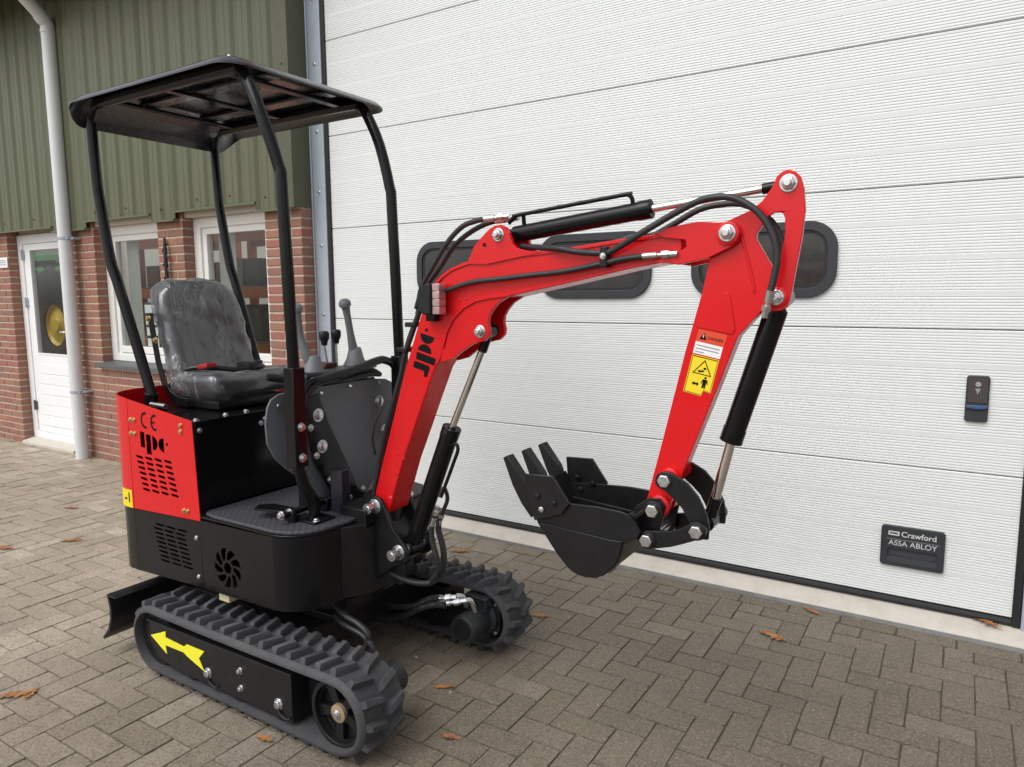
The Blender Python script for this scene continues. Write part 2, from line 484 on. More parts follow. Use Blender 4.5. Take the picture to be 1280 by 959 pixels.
class MB:
    def __init__(s):
        s.v, s.f = [], []

    def add(s, vs, fs):
        k = len(s.v)
        s.v += [tuple(p) for p in vs]
        s.f += [tuple(i + k for i in f) for f in fs]
        return s

    def box(s, x0, x1, y0, y1, z0, z1):
        v = [(x0, y0, z0), (x1, y0, z0), (x1, y1, z0), (x0, y1, z0), (x0, y0, z1), (x1, y0, z1), (x1, y1, z1), (x0, y1, z1)]
        return s.add(v, [(3, 2, 1, 0), (4, 5, 6, 7), (0, 1, 5, 4), (1, 2, 6, 5), (2, 3, 7, 6), (3, 0, 4, 7)])

    def prism(s, poly, d0, d1, ax):
        n = len(poly)
        f = {'xz': lambda u, v, d: (u, d, v), 'yz': lambda u, v, d: (d, u, v), 'xy': lambda u, v, d: (u, v, d)}[ax]
        vs = [f(u, v, d0) for u, v in poly] + [f(u, v, d1) for u, v in poly]
        fs = [tuple(range(n)), tuple(range(2 * n - 1, n - 1, -1))] + [(i, (i + 1) % n, n + (i + 1) % n, n + i) for i in range(n)]
        return s.add(vs, fs)

    def cyl(s, p0, p1, r0, r1=None, n=18):
        r1 = r0 if r1 is None else r1
        p0, p1 = Vector(p0), Vector(p1)
        a, b = frame((p1 - p0).normalized())
        vs = []
        for p, r in ((p0, r0), (p1, r1)):
            vs += [p + (a * cos(2 * pi * i / n) + b * sin(2 * pi * i / n)) * r for i in range(n)]
        fs = [(i, (i + 1) % n, n + (i + 1) % n, n + i) for i in range(n)] + [tuple(range(n - 1, -1, -1)), tuple(range(n, 2 * n))]
        return s.add(vs, fs)

    def lathe(s, p0, axis, prof, n=20, caps=True):
        p0, axis = Vector(p0), Vector(axis).normalized()
        a, b = frame(axis)
        vs = []
        for h, r in prof:
            vs += [p0 + axis * h + (a * cos(2 * pi * i / n) + b * sin(2 * pi * i / n)) * r for i in range(n)]
        fs = []
        for k in range(len(prof) - 1):
            fs += [(k * n + i, k * n + (i + 1) % n, (k + 1) * n + (i + 1) % n, (k + 1) * n + i) for i in range(n)]
        if caps:
            fs += [tuple(range(n - 1, -1, -1)), tuple(range((len(prof) - 1) * n, len(prof) * n))]
        return s.add(vs, fs)

    def tube(s, pts, r, n=10, sub=5, closed=False):
        P = spline([Vector(p) for p in pts], sub) if sub > 1 else [Vector(p) for p in pts]
        m = len(P)
        T = [(P[min(i + 1, m - 1)] - P[max(i - 1, 0)]).normalized() for i in range(m)]
        a, b = frame(T[0])
        vs = []
        for i in range(m):
            if i:
                a = (a - T[i] * a.dot(T[i])).normalized()
                b = T[i].cross(a)
            rr = r(i / (m - 1)) if callable(r) else r
            vs += [P[i] + (a * cos(2 * pi * k / n) + b * sin(2 * pi * k / n)) * rr for k in range(n)]
        fs = []
        for i in range(m - 1):
            fs += [(i * n + k, i * n + (k + 1) % n, (i + 1) * n + (k + 1) % n, (i + 1) * n + k) for k in range(n)]
        fs += [tuple(range(n - 1, -1, -1)), tuple(range((m - 1) * n, m * n))]
        return s.add(vs, fs)

    def plate(s, outer, holes, d0, d1, ax):
        f = {'xz': lambda u, v, d: (u, d, v), 'yz': lambda u, v, d: (d, u, v), 'xy': lambda u, v, d: (u, v, d)}[ax]
        loops = [outer] + holes
        flat = [p for L in loops for p in L]
        tris = tessellate_polygon([[Vector((u, v, 0)) for u, v in L] for L in loops])
        n = len(flat)
        vs = [f(u, v, d0) for u, v in flat] + [f(u, v, d1) for u, v in flat]
        fs = [tuple(t) for t in tris] + [(t[2] + n, t[1] + n, t[0] + n) for t in tris]
        k = 0
        for L in loops:
            m = len(L)
            fs += [(k + i, k + (i + 1) % m, n + k + (i + 1) % m, n + k + i) for i in range(m)]
            k += m
        return s.add(vs, fs)

    def strip(s, path, z0, z1, t):
        """vertical sheet of thickness t following a plan path [(x,y)]; z0,z1 numbers or functions of the index"""
        n = len(path)
        vs = []
        for i in range(n):
            p = Vector((*path[i], 0))
            d = (Vector((*path[min(i + 1, n - 1)], 0)) - Vector((*path[max(i - 1, 0)], 0))).normalized()
            nn = Vector((-d.y, d.x, 0))
            a = z0(i) if callable(z0) else z0
            b = z1(i) if callable(z1) else z1
            q = p + nn * t
            vs += [(p.x, p.y, a), (p.x, p.y, b), (q.x, q.y, b), (q.x, q.y, a)]
        fs = []
        for i in range(n - 1):
            k = 4 * i
            for j in range(4):
                fs.append((k + j, k + (j + 1) % 4, k + 4 + (j + 1) % 4, k + 4 + j))
        fs += [(3, 2, 1, 0), (4 * n - 4, 4 * n - 3, 4 * n - 2, 4 * n - 1)]
        return s.add(vs, fs)


def frame(t):
    u = Vector((0, 0, 1)) if abs(t.z) < 0.9 else Vector((1, 0, 0))
    a = t.cross(u).normalized()
    return a, t.cross(a).normalized()


def spline(P, sub):
    out = []
    n = len(P)
    for i in range(n - 1):
        p0, p1, p2, p3 = P[max(i - 1, 0)], P[i], P[i + 1], P[min(i + 2, n - 1)]
        for k in range(sub):
            t = k / sub
            out.append(0.5 * ((2 * p1) + (p2 - p0) * t + (2 * p0 - 5 * p1 + 4 * p2 - p3) * t * t + (3 * p1 - p0 - 3 * p2 + p3) * t ** 3))
    out.append(P[-1])
    return out


WPOS = {}


def mesh_of(name, vs, fs, smooth=True, angle=38):
    me = bpy.data.meshes.new(name)
    me.from_pydata(vs, [], fs)
    bm = bmesh.new()
    bm.from_mesh(me)
    bmesh.ops.recalc_face_normals(bm, faces=bm.faces)
    bm.to_mesh(me)
    bm.free()
    if smooth:
        me.shade_smooth()
        me.set_sharp_from_angle(angle=radians(angle))
    return me


def build(name, mb, m, parent=None, bevel=0.0, seg=2, smooth=True, label=None, kind=None, origin=None):
    xs, ys, zs = zip(*mb.v)
    o = Vector(origin) if origin else Vector(((min(xs) + max(xs)) / 2, (min(ys) + max(ys)) / 2, (min(zs) + max(zs)) / 2))
    me = mesh_of(name, [(x - o.x, y - o.y, z - o.z) for x, y, z in mb.v], mb.f, smooth)
    me.materials.append(m)
    ob = bpy.data.objects.new(name, me)
    COL.objects.link(ob)
    WPOS[ob.name] = o
    if parent:
        ob.parent = parent
        ob.location = o - WPOS[parent.name]
    else:
        ob.location = o
    if bevel > 0:
        bv = ob.modifiers.new("bevel", 'BEVEL')
        bv.width = bevel
        bv.segments = seg
        bv.limit_method = 'ANGLE'
        bv.angle_limit = radians(40)
        bv.harden_normals = False
    if label:
        ob['label'] = label
    if kind:
        ob['kind'] = kind
    return ob


def inst(name, me, loc, parent, rot=None, scale=None):
    ob = bpy.data.objects.new(name, me)
    COL.objects.link(ob)
    WPOS[ob.name] = Vector(loc)
    ob.parent = parent
    ob.location = Vector(loc) - WPOS[parent.name]
    if rot:
        ob.rotation_euler = rot
    if scale:
        ob.scale = scale
    return ob


def thing(name, label, cat, loc, group=None):
    o = bpy.data.objects.new(name, None)
    COL.objects.link(o)
    o.empty_display_size = 0.1
    o.location = loc
    WPOS[o.name] = Vector(loc)
    o['label'] = label
    o['category'] = cat
    if group:
        o['group'] = group
    return o


def tag(o, label, cat, group=None):
    o['label'] = label
    o['category'] = cat
    if group:
        o['group'] = group
    return o


def roundbox(hx, hy, hz, r, n=10):
    """rounded box vertices and faces, centred"""
    vs, fs, idx = [], [], {}

    def put(p):
        q = Vector(p)
        core = Vector((max(-hx + r, min(hx - r, q.x)), max(-hy + r, min(hy - r, q.y)), max(-hz + r, min(hz - r, q.z))))
        d = q - core
        if d.length > 1e-9:
            d = d.normalized() * r
        w = core + d
        k = tuple(round(c, 6) for c in p)
        if k not in idx:
            idx[k] = len(vs)
            vs.append(w)
        return idx[k]

    def lin(h, i):
        # finer near the edges
        return -h + 2 * h * (0.5 - 0.5 * cos(pi * i / n))
    H = (hx, hy, hz)
    for ax in range(3):
        a, b = (ax + 1) % 3, (ax + 2) % 3
        for sgn in (-1, 1):
            for i in range(n):
                for j in range(n):
                    q = []
                    for di, dj in ((0, 0), (1, 0), (1, 1), (0, 1)):
                        p = [0, 0, 0]
                        p[ax] = sgn * H[ax]
                        p[a] = lin(H[a], i + di)
                        p[b] = lin(H[b], j + dj)
                        q.append(put(p))
                    fs.append(tuple(q if sgn > 0 else q[::-1]))
    return vs, fs


def circle(cx, cz, r, n=20, a0=0.0):
    return [(cx + r * cos(a0 + 2 * pi * i / n), cz + r * sin(a0 + 2 * pi * i / n)) for i in range(n)]


def rrect(x0, x1, z0, z1, r, n=6):
    out = []
    for cx, cz, a in ((x1 - r, z1 - r, 0), (x0 + r, z1 - r, pi / 2), (x0 + r, z0 + r, pi), (x1 - r, z0 + r, 1.5 * pi)):
        out += [(cx + r * cos(a + pi / 2 * i / n), cz + r * sin(a + pi / 2 * i / n)) for i in range(n + 1)]
    return out


def text_mb(s, width, o, ex, ey, en, depth=0.0006, bold=0.0):
    cu = bpy.data.curves.new("lettering", 'FONT')
    cu.body = s
    cu.size = 1.0
    cu.extrude = 0.5
    cu.offset = bold
    ob = bpy.data.objects.new("lettering_tmp", cu)
    COL.objects.link(ob)
    dg = bpy.context.evaluated_depsgraph_get()
    dg.update()
    me = bpy.data.meshes.new_from_object(ob.evaluated_get(dg))
    xs = [v.co.x for v in me.vertices]
    k = width / (max(xs) - min(xs))
    x0 = min(xs)
    mb = MB()
    o, ex, ey, en = Vector(o), Vector(ex), Vector(ey), Vector(en)
    mb.add([o + ex * ((v.co.x - x0) * k) + ey * (v.co.y * k) + en * (v.co.z * depth) for v in me.vertices], [tuple(p.vertices) for p in me.polygons])
    bpy.data.objects.remove(ob)
    bpy.data.curves.remove(cu)
    bpy.data.meshes.remove(me)
    return mb


# ================================================================== GROUND AND PAVEMENT
g = MB()
g.add([(-150, -150, -0.055), (150, -150, -0.055), (150, 150, -0.055), (-150, 150, -0.055)], [(0, 1, 2, 3)])
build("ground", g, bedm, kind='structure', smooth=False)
pv = MB()
pv.box(-16, 7, -9, -0.12, -0.08, -0.0262)
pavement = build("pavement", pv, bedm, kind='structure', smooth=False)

U = 0.1035
GZ = -0.022        # level of the paving


def paver_shape(lx, ly, h=0.03):
    """worn concrete paver: twelve-sided outline with rounded, slightly chipped corners"""
    out = []
    for sx, sy in ((1, 1), (-1, 1), (-1, -1), (1, -1)):
        c1, c2 = rnd.uniform(0.0015, 0.006), rnd.uniform(0.0015, 0.006)
        if rnd.random() < 0.12:
            c1, c2 = c1 * 2.6, c2 * 2.6
        pa, pb = (sx * lx, sy * (ly - c1)), (sx * (lx - c2), sy * ly)
        out += [pa, pb] if sx * sy > 0 else [pb, pa]
        mx = (0, sy * ly) if sx * sy > 0 else (sx * lx, 0)
        out.append((mx[0] + (rnd.uniform(-.3, .3) * lx if mx[0] == 0 else 0), mx[1] + (rnd.uniform(-.3, .3) * ly if mx[1] == 0 else 0)))
    j = lambda: rnd.uniform(-.0013, .0013)
    n = len(out)
    top = [(x + j(), y + j(), rnd.uniform(-.0006, .0006)) for x, y in out]
    v = [(x * 1.004, y * 1.008, -h) for x, y, z in top] + top
    f = [(i, (i + 1) % n, n + (i + 1) % n, n + i) for i in range(n)] + [tuple(range(n, 2 * n))]
    return v, f


def project(p):
    d = Vector(p) - CO
    w = d.dot(CF)
    if w < 0.1:
        return None
    return 640 + 892.95 * d.dot(CR) / w, 479.5 - 892.95 * d.dot(CU) / w, w


pavers = []
X0, Y0 = -0.60, -0.212
for a in range(-150, 72):
    for b in range(-84, 0):
        for kind in (0, 1):
            if kind == 0 and (a - b) % 4 == 0:
                cx, cy, lx, ly = X0 + (a + 1) * U, Y0 + (b + 0.5) * U, U, U / 2
            elif kind == 1 and (a - b) % 4 == 3:
                cx, cy, lx, ly = X0 + (a + 0.5) * U, Y0 + (b + 1) * U, U / 2, U
            else:
                continue
            if cy + ly > Y0 + 0.001:      # cut along the soldier course: half pavers
                if kind == 1:
                    cy, ly = cy - U / 2, U / 2
                else:
                    continue
            pavers.append((cx, cy, lx, ly))
for k in range(-70, 33):                  # stretcher course along the wall
    pavers.append((X0 + 0.105 + k * 0.2235, -0.162, 0.110, 0.0485))
scored, rest = [], []
for P in pavers:
    q = project((P[0], P[1], GZ))
    if q and 8 < q[0] < 1272 and 560 < q[1] < 955 and not (150 < q[0] < 470 and q[1] < 770) and not (200 < q[0] < 420 and q[1] < 850) and not (250 < q[0] < 470 and 770 < q[1] < 890):
        scored.append((P[2] * P[3] / q[2] ** 3, P))
    else:
        rest.append(P)
scored.sort(key=lambda t: -t[0])
rest += [P for _, P in scored[300:]]
shapes = {}
gap = 0.0030
for _, P in scored[:300]:
    key = (round(P[2], 4), round(P[3], 4), rnd.randrange(14))
    if key not in shapes:
        v, f = paver_shape(P[2] - gap, P[3] - gap)
        me = mesh_of("paver", v, f, smooth=False)
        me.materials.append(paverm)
        shapes[key] = me
    inst("paver", shapes[key], (P[0] + rnd.uniform(-.001, .001), P[1] + rnd.uniform(-.001, .001), GZ + rnd.uniform(-0.0016, 0.0016)), pavement, rot=(rnd.uniform(-.008, .008), rnd.uniform(-.008, .008), rnd.uniform(-.010, .010)))
pm = MB()
for P in rest:
    v, f = paver_shape(P[2] - gap, P[3] - gap)
    dz, t1, t2 = rnd.uniform(-0.002, 0.002), rnd.uniform(-.01, .01), rnd.uniform(-.01, .01)
    pm.add([(P[0] + x, P[1] + y, z + GZ + dz + x * t1 + y * t2) for x, y, z in v], f)
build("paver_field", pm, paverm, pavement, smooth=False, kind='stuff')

# concrete threshold in front of the garage door
th = MB()
th.prism([(-0.110, -0.05), (-0.110, -0.006), (-0.104, -0.002), (-0.02, 0.032), (0.02, 0.040), (0.30, 0.045), (0.30, -0.05)], -3.86, 0.62, 'yz')
build("threshold_strip", th, concrete, bevel=0.002, kind='structure')
te = MB()
te.box(-3.86, 0.62, -0.1155, -0.1105, -0.05, -0.0045)
build("threshold_edge", te, mat("weathered_steel_edge", (0.25, 0.25, 0.245), 0.6, var=0.35, vscale=15), kind='structure')
sl = MB()
sl.box(-16, -3.87, -0.119, 5.2, -0.054, -0.019)
build("footing_slab", sl, concrete, kind='structure')

# small grit and plant crumbs lying on the pavers
gr = MB()
for k in range(420):
    x, y = rnd.uniform(-5.5, 0.6), rnd.uniform(-2.9, -0.15)
    s = rnd.uniform(0.0012, 0.0035) * (2.2 if rnd.random() < .06 else 1)
    a = rnd.uniform(0, 6.28)
    pts = [(x + s * cos(a + t) * (1 + .8 * (t < 1)), y + s * sin(a + t), GZ + 0.003) for t in (0, 1.6, 3.1, 4.7)]
    gr.add(pts + [(x, y, GZ + 0.003 + s)], [(0, 1, 4), (1, 2, 4), (2, 3, 4), (3, 0, 4)])
grit = build("grit", gr, mat("pale_grit", (0.50, 0.46, 0.38), 0.8, var=0.4, vscale=20), kind='stuff', smooth=False)

# ================================================================== WORKSHOP BUILDING (brick pier part with cladding)
YB = -0.13
bld = thing("workshop_building", "brick workshop under olive green ribbed cladding with two windows and a white door", "building", (-6.0, 0.1, 0))
ZT = 2.14
segs = [(-3.84, -4.21, -0.03, ZT), (-5.17, -5.51, -0.03, ZT), (-6.46, -7.02, -0.03, ZT), (-8.05, -9.3, -0.03, ZT), (-4.21, -5.17, -0.03, 0.83), (-5.51, -6.46, -0.03, 0.83)]
w = MB()
for xb, xa, z0, z1 in segs:
    pier = z1 > 1
    w.box(xa + (0.004 if pier else 0), xb - (0.004 if pier else 0), YB + 0.006 + (0 if pier else 0.0005), 0.06, -0.03, z1)
w.box(-9.6, -3.845, 0.12, 0.24, ZT, 4.6)
w.box(-16, -9.31, YB + 0.006, 0.22, -0.03, ZT)
w.box(-13, -9.6, 0.12, 0.24, ZT, 4.6)
wall = build("brick_wall", w, mortarm, bld, smooth=False)
CH = 0.0647
bl = []
for si, (xb, xa, z0, z1) in enumerate(segs):
    nco = int((z1 - z0) / CH)
    for k in range(nco):
        zc = z0 + (k + 0.5) * CH
        pier = z1 > 1
        x = xb
        first = 0.100 if k % 2 else 0.210
        while x > xa + 0.03:
            L = min(first, x - xa)
            if x - L - xa < 0.05:
                L = x - xa
            bl.append((x - L / 2, zc, L, x == xb, pier))
            x -= L + 0.0115
            first = 0.210
occl = lambda q: (150 < q[0] < 420 and q[1] > 500) or q[0] < -12 or q[0] > 400 or q[1] > 640
cand, rest = [], []
for B in bl:
    q = project((B[0], YB, B[1]))
    if q and not occl(q):
        cand.append((B[2] / q[2] ** 3, B))
    else:
        rest.append(B)
cand.sort(key=lambda t: -t[0])
rest += [B for _, B in cand[300:]]
bmesh_cache = {}


def brick_vf(L, var):
    h, d, c = 0.0525 / 2, 0.060, 0.004
    r2 = random.Random(var * 31 + int(L * 1000))
    v = []
    for y, ins in ((-0, c), (c, 0), (2 * d, 0)):
        for sx, sz in ((-1, -1), (1, -1), (1, 1), (-1, 1)):
            v.append((sx * (L / 2 - ins) + r2.uniform(-.0015, .0015), y + (r2.uniform(-.001, .001) if ins else 0), sz * (h - ins) + r2.uniform(-.0012, .0012)))
    f = [(0, 1, 2, 3)]
    for k in (0, 4):
        for i in range(4):
            f.append((k + i, k + 4 + i, k + 4 + (i + 1) % 4, k + (i + 1) % 4))
    return v, f


for _, B in cand[:300]:
    key = (round(B[2], 2), rnd.randrange(4))
    if key not in bmesh_cache:
        v, f = brick_vf(B[2], key[1])
        me = mesh_of("brick", v, f, smooth=False)
        me.materials.append(brickm)
        bmesh_cache[key] = me
    inst("brick", bmesh_cache[key], (B[0], YB + rnd.uniform(-.0015, .0015), B[1] + rnd.uniform(-.001, .001)), wall, rot=(0, rnd.uniform(-.004, .004), 0))
rb = MB()
for B in rest:
    v, f = brick_vf(B[2], rnd.randrange(9))
    rb.add([(B[0] + x, YB + y, B[1] + z) for x, y, z in v], f)
build("brickwork", rb, brickm, wall, smooth=False, kind='stuff')

# ribbed cladding
clad = MB()
clad.box(-3.845, -3.843, -0.14, -0.13, 2.2, 4.5)
cladding = build("cladding", clad, cladm, bld)


def clad_sheet(xa, xb, z0, z1):
    pitch, m = 0.19, MB()
    pr = []
    k0 = int(math.floor(xa / pitch)) - 1
    for k in range(k0, int(xb / pitch) + 2):
        for dx, y in ((0.0, -0.158), (0.028, -0.176), (0.075, -0.176), (0.082, -0.172), (0.089, -0.176), (0.136, -0.176), (0.160, -0.158)):
            x = k * pitch + dx
            if xa <= x <= xb:
                pr.append((x, y))
    pr = [(xa, -0.165)] + pr + [(xb, -0.165)]
    n = len(pr)
    for t in (0, 0.0015):
        m.add([(x, y + t, z) for z in (z0, z1) for x, y in pr], [(i, i + 1, n + i + 1, n + i) for i in range(n - 1)])
    build("cladding_sheet", m, cladm, cladding, smooth=False)
    return n


for xa, xb, z0 in ((-9.6, -8.21, 2.02), (-8.21, -7.06, 2.09), (-7.06, -6.49, 2.045), (-6.49, -5.52, 2.105), (-5.52, -5.20, 2.045), (-5.20, -4.24, 2.105), (-4.24, -3.96, 2.045)):
    clad_sheet(xa + 0.001, xb - 0.001, z0, 4.55)
    fl = MB()
    fl.prism([(-0.186, z0 - 0.016), (-0.186, z0 - 0.001), (-0.13, z0 + 0.012), (-0.13, z0 - 0.004), (-0.178, z0 - 0.016)], xa + 0.002, xb - 0.002, 'yz')
    build("drip_flashing", fl, cladm, cladding, smooth=False)
ct = MB()
ct.box(-3.975, -3.836, -0.190, -0.186, 2.04, 4.55)
ct.box(-3.8395, -3.836, -0.186, -0.036, 2.045, 4.55)
build("corner_flashing", ct, mat("olive_corner_trim", (0.078, 0.082, 0.046), 0.5, var=0.08), cladding)
scr = MB()
scr.lathe((0, 0, 0), (0, -1, 0), [(0, 0.009), (0.002, 0.009), (0.003, 0.006), (0.008, 0.006)], 8)
scme = mesh_of("screw", scr.v, scr.f)
scme.materials.append(zinc)
scme2 = mesh_of("screw", scr.v, scr.f)
scme2.materials.append(cladm)
for x, z in ((-7.94, 2.16), (-7.37, 2.17), (-6.80, 2.12), (-6.32, 2.17), (-5.85, 2.17), (-5.37, 2.13), (-4.90, 2.17), (-4.52, 2.17), (-4.14, 2.13), (-4.33, 2.96), (-4.14, 3.00), (-4.05, 2.90), (-4.90, 2.98), (-5.66, 3.0), (-4.14, 2.55), (-6.4, 3.0)):
    inst("screw", scme2, (x, -0.177, z), cladding)
for x, z in ((-3.90, 2.12), (-3.90, 2.97), (-3.93, 2.88), (-3.89, 2.86), (-3.90, 2.55)):
    inst("screw", scme2, (x, -0.1905, z), cladding)

# eaves gutter over the cladding (just above the picture)
ea = MB()
ea.box(-9.6, -3.85, -0.62, 0.2, 4.22, 4.27)
ea.box(-9.6, -3.85, -0.66, -0.50, 4.03, 4.22)
build("eaves_gutter", ea, mat("eaves_grey", (0.16, 0.16, 0.16), 0.6), bld, bevel=0.004)

# downpipe
dp = MB()
dp.tube([(-6.765, -0.215, -0.022), (-6.765, -0.215, 3.70), (-6.762, -0.222, 3.765), (-6.745, -0.30, 3.84), (-6.705, -0.46, 3.955), (-6.69, -0.55, 4.03)], 0.056, 20, sub=1)
pipe = build("downpipe", dp, pipew, bld, label="pale grey plastic downpipe with a bend below the eaves")
for z in (3.705, 3.78):
    m = MB()
    m.cyl((-6.765, -0.216, z - 0.02), (-6.765, -0.216, z + 0.005), 0.0595, n=20) if z < 3.75 else m.tube([(-6.757, -0.245, 3.785), (-6.75, -0.28, 3.82)], 0.0595, 20, sub=1)
    build("pipe_socket", m, pipew, pipe)
for z in (1.965, 0.60):
    m = MB()
    m.cyl((-6.765, -0.215, z - 0.012), (-6.765, -0.215, z + 0.012), 0.0605, n=20)
    m.box(-6.71, -6.66, -0.20, -0.125, z - 0.008, z + 0.008)
    m.box(-6.71, -6.69, -0.235, -0.19, z - 0.012, z + 0.012)
    build("pipe_clamp", m, galv, pipe, bevel=0.001)

# windows
FY = -0.04


def window(xa, xb, z0, z1, label):
    m = MB()
    t = 0.085
    m.plate([(xa, z0), (xb, z0), (xb, z1), (xa, z1)], [[(xa + t, z0 + 0.06), (xb - t, z0 + 0.06), (xb - t, z1 - 0.075), (xa + t, z1 - 0.075)]], FY, FY + 0.09, 'xz')
    wi = build("window", m, framew, bld, bevel=0.004, label=label)
    s = MB()
    a, b, c, d = xa + t - 0.004, xb - t + 0.004, z0 + 0.056, z1 - 0.071
    s.plate([(a, c), (b, c), (b, d), (a, d)], [[(a + 0.055, c + 0.075), (b - 0.055, c + 0.075), (b - 0.055, d - 0.055), (a + 0.055, d - 0.055)]], FY + 0.018, FY + 0.075, 'xz')
    build("sash", s, framew, wi, bevel=0.005)
    gl = MB()
    gl.box(a + 0.05, b - 0.05, FY + 0.045, FY + 0.05, c + 0.07, d - 0.05)
    build("pane", gl, glassm, wi)
    bd = MB()
    bd.box(a + 0.05, b - 0.05, FY + 0.016, FY + 0.030, c + 0.012, c + 0.020)
    build("drip_bead", bd, textgrey, wi)
    li = MB()
    li.box(xa - 0.001, xb + 0.001, YB + 0.02, 0.2, z1 + 0.001, z1 + 0.06)
    build("lintel", li, cream, wi, bevel=0.003)
    si = MB()
    si.prism([(YB - 0.055, z0 - 0.052), (YB - 0.055, z0 - 0.022), (FY + 0.01, z0 - 0.001), (FY + 0.01, z0 - 0.052)], xa - 0.05, xb + 0.05, 'yz')
    build("sill", si, sillm, wi, bevel=0.003)
    return a + 0.055, b - 0.055, c + 0.075, d - 0.055


wa = window(-6.459, -5.511, 0.885, 2.055, "left white framed window with paper notices inside, behind the seat")
wb = window(-5.169, -4.211, 0.885, 2.055, "right white framed window beside the corner pier")
for i, x0 in enumerate((wa, wb)):  # upright grey slats at the left of each pane
    m = MB()
    for k in range(4 if i == 0 else 5):
        xx = x0[0] + 0.02 + k * 0.035
        m.prism([(xx, 0.07), (xx + 0.028, 0.10), (xx + 0.030, 0.098), (xx + 0.002, 0.068)], x0[2] - 0.02, x0[3] + 0.02, 'xy')
    tag(build("upright_slats", m, slatm, smooth=False), ("grey upright slats inside the left window" if i == 0 else "grey upright slats inside the right window"), "slats", "upright slats behind the window panes")
# notices stuck inside the left window
for k, (z, x) in enumerate(((1.345, -5.92), (1.245, -5.915), (1.15, -5.91), (1.055, -5.905))):
    nb = MB()
    nb.box(x - 0.09, x + 0.075, 0.022, 0.024, z - 0.035, z + 0.035)
    tag(build("notice", nb, paperm), ["topmost small paper notice on the dark board in the left window", "second paper notice from the top in the left window", "third paper notice from the top in the left window", "lowest paper notice in the left window, just above the sash"][k], "notice", "paper notices in the left window")
bo = MB()
bo.box(-6.02, -5.63, 0.027, 0.034, 1.0, 1.40)
tag(build("notice_board", bo, mat("board_dark_blue", (0.02, 0.028, 0.045), 0.5)), "dark board carrying four paper notices inside the left window", "board")

# entrance door
dm = MB()
dm.plate([(-8.049, 0.02), (-7.021, 0.02), (-7.021, 2.06), (-8.049, 2.06)], [[(-7.96, 0.09), (-7.11, 0.09), (-7.11, 1.975), (-7.96, 1.975)]], FY, FY + 0.1, 'xz')
door = build("entrance_door", dm, doorw, bld, bevel=0.004, label="white entrance door with a tall glass pane over grooved boards")
lf = MB()
lf.plate([(-7.957, 0.093), (-7.113, 0.093), (-7.113, 1.972), (-7.957, 1.972)], [[(-7.84, 0.885), (-7.24, 0.885), (-7.24, 1.925), (-7.84, 1.925)]], FY + 0.012, FY + 0.055, 'xz')
build("door_leaf", lf, doorw, door, bevel=0.004)
for k in range(6):
    z = 0.165 + k * 0.105
    b_ = MB()
    b_.box(-7.85, -7.23, FY + 0.006, FY + 0.014, z, z + 0.098)
    build("board", b_, doorw, door, bevel=0.004)
gp = MB()
gp.box(-7.845, -7.235, FY + 0.030, FY + 0.036, 0.88, 1.93)
build("pane", gp, glassm, door)
bd = MB()
bd.plate([(-7.84, 0.885), (-7.24, 0.885), (-7.24, 1.925), (-7.84, 1.925)], [[(-7.825, 0.90), (-7.255, 0.90), (-7.255, 1.91), (-7.825, 1.91)]], FY + 0.006, FY + 0.012, 'xz')
build("glazing_bead", bd, doorw, door)
for z in (0.36, 1.40, 1.87):
    h_ = MB()
    h_.cyl((-7.958, FY - 0.008, z - 0.05), (-7.958, FY - 0.008, z + 0.05), 0.010, n=10)
    h_.box(-7.98, -7.936, FY - 0.004, FY + 0.014, z - 0.04, z + 0.04)
    build("hinge", h_, galv if z != 0.36 else sillm, door)
hd = MB()
hd.tube([(-7.165, FY + 0.01, 1.12), (-7.165, FY - 0.05, 1.12), (-7.245, FY - 0.052, 1.12)], 0.009, 10, 3)
hd.box(-7.183, -7.147, FY + 0.004, FY + 0.014, 1.02, 1.2)
build("handle", hd, zinc, door)
dl = MB()
dl.box(-8.05, -7.02, -0.02, 0.2, 2.061, 2.12)
build("lintel", dl, cream, door)
ds = MB()
ds.prism([(-0.16, -0.03), (-0.16, 0.002), (FY, 0.030), (FY + 0.1, 0.030), (FY + 0.1, -0.03)], -8.04, -7.04, 'yz')
build("doorstep", ds, concrete, door, bevel=0.003)

# enamel plate at the left edge and iron ornament on the middle pier
pl = MB()
pl.prism(rrect(-8.26, -8.060, 1.745, 1.845, 0.008, 3), YB - 0.008, YB - 0.001, 'xz')
sp_ = thing("house_plate", "small white enamel plate on the brick pier left of the white door", "plate", (-8.16, YB, 1.745))
build("plate", pl, whitest, sp_, bevel=0.001)
for zz in (1.815, 1.795, 1.775):
    m = MB()
    m.box(-8.23, -8.09, YB - 0.0092, YB - 0.008, zz - 0.004, zz + 0.004)
    build("printed_line", m, textgrey, sp_)
orn = thing("iron_wall_ornament", "dark wrought iron ornament hanging on the brick pier between the two windows", "ornament", (-5.36, YB, 1.45))
m = MB()
m.tube([(-5.385, YB - 0.02, 1.91), (-5.37, YB - 0.03, 1.80), (-5.375, YB - 0.025, 1.60), (-5.365, YB - 0.02, 1.45)], lambda t: 0.010 + 0.005 * sin(pi * t), 8, 4)
m.cyl((-5.375, YB - 0.03, 1.86), (-5.375, YB + 0.003, 1.86), 0.006, n=8)
build("stem", m, ironm, orn)
for k in range(7):
    z = 1.84 - k * 0.055
    s = 1 if k % 2 else -1
    m = MB()
    a, b_ = Vector((-5.373, YB - 0.028, z)), Vector((-5.373 + s * 0.045 + 0.012, YB - 0.035, z - 0.045))
    mid = (a + b_) / 2
    m.add([a, mid + Vector((0.012, -0.006, 0.020)), b_, mid + Vector((-0.012, 0.002, -0.018)), mid + Vector((0, -0.010, 0))], [(0, 1, 4), (1, 2, 4), (2, 3, 4), (3, 0, 4), (0, 3, 2, 1)])
    build("leaf_blade", m, ironm, orn)

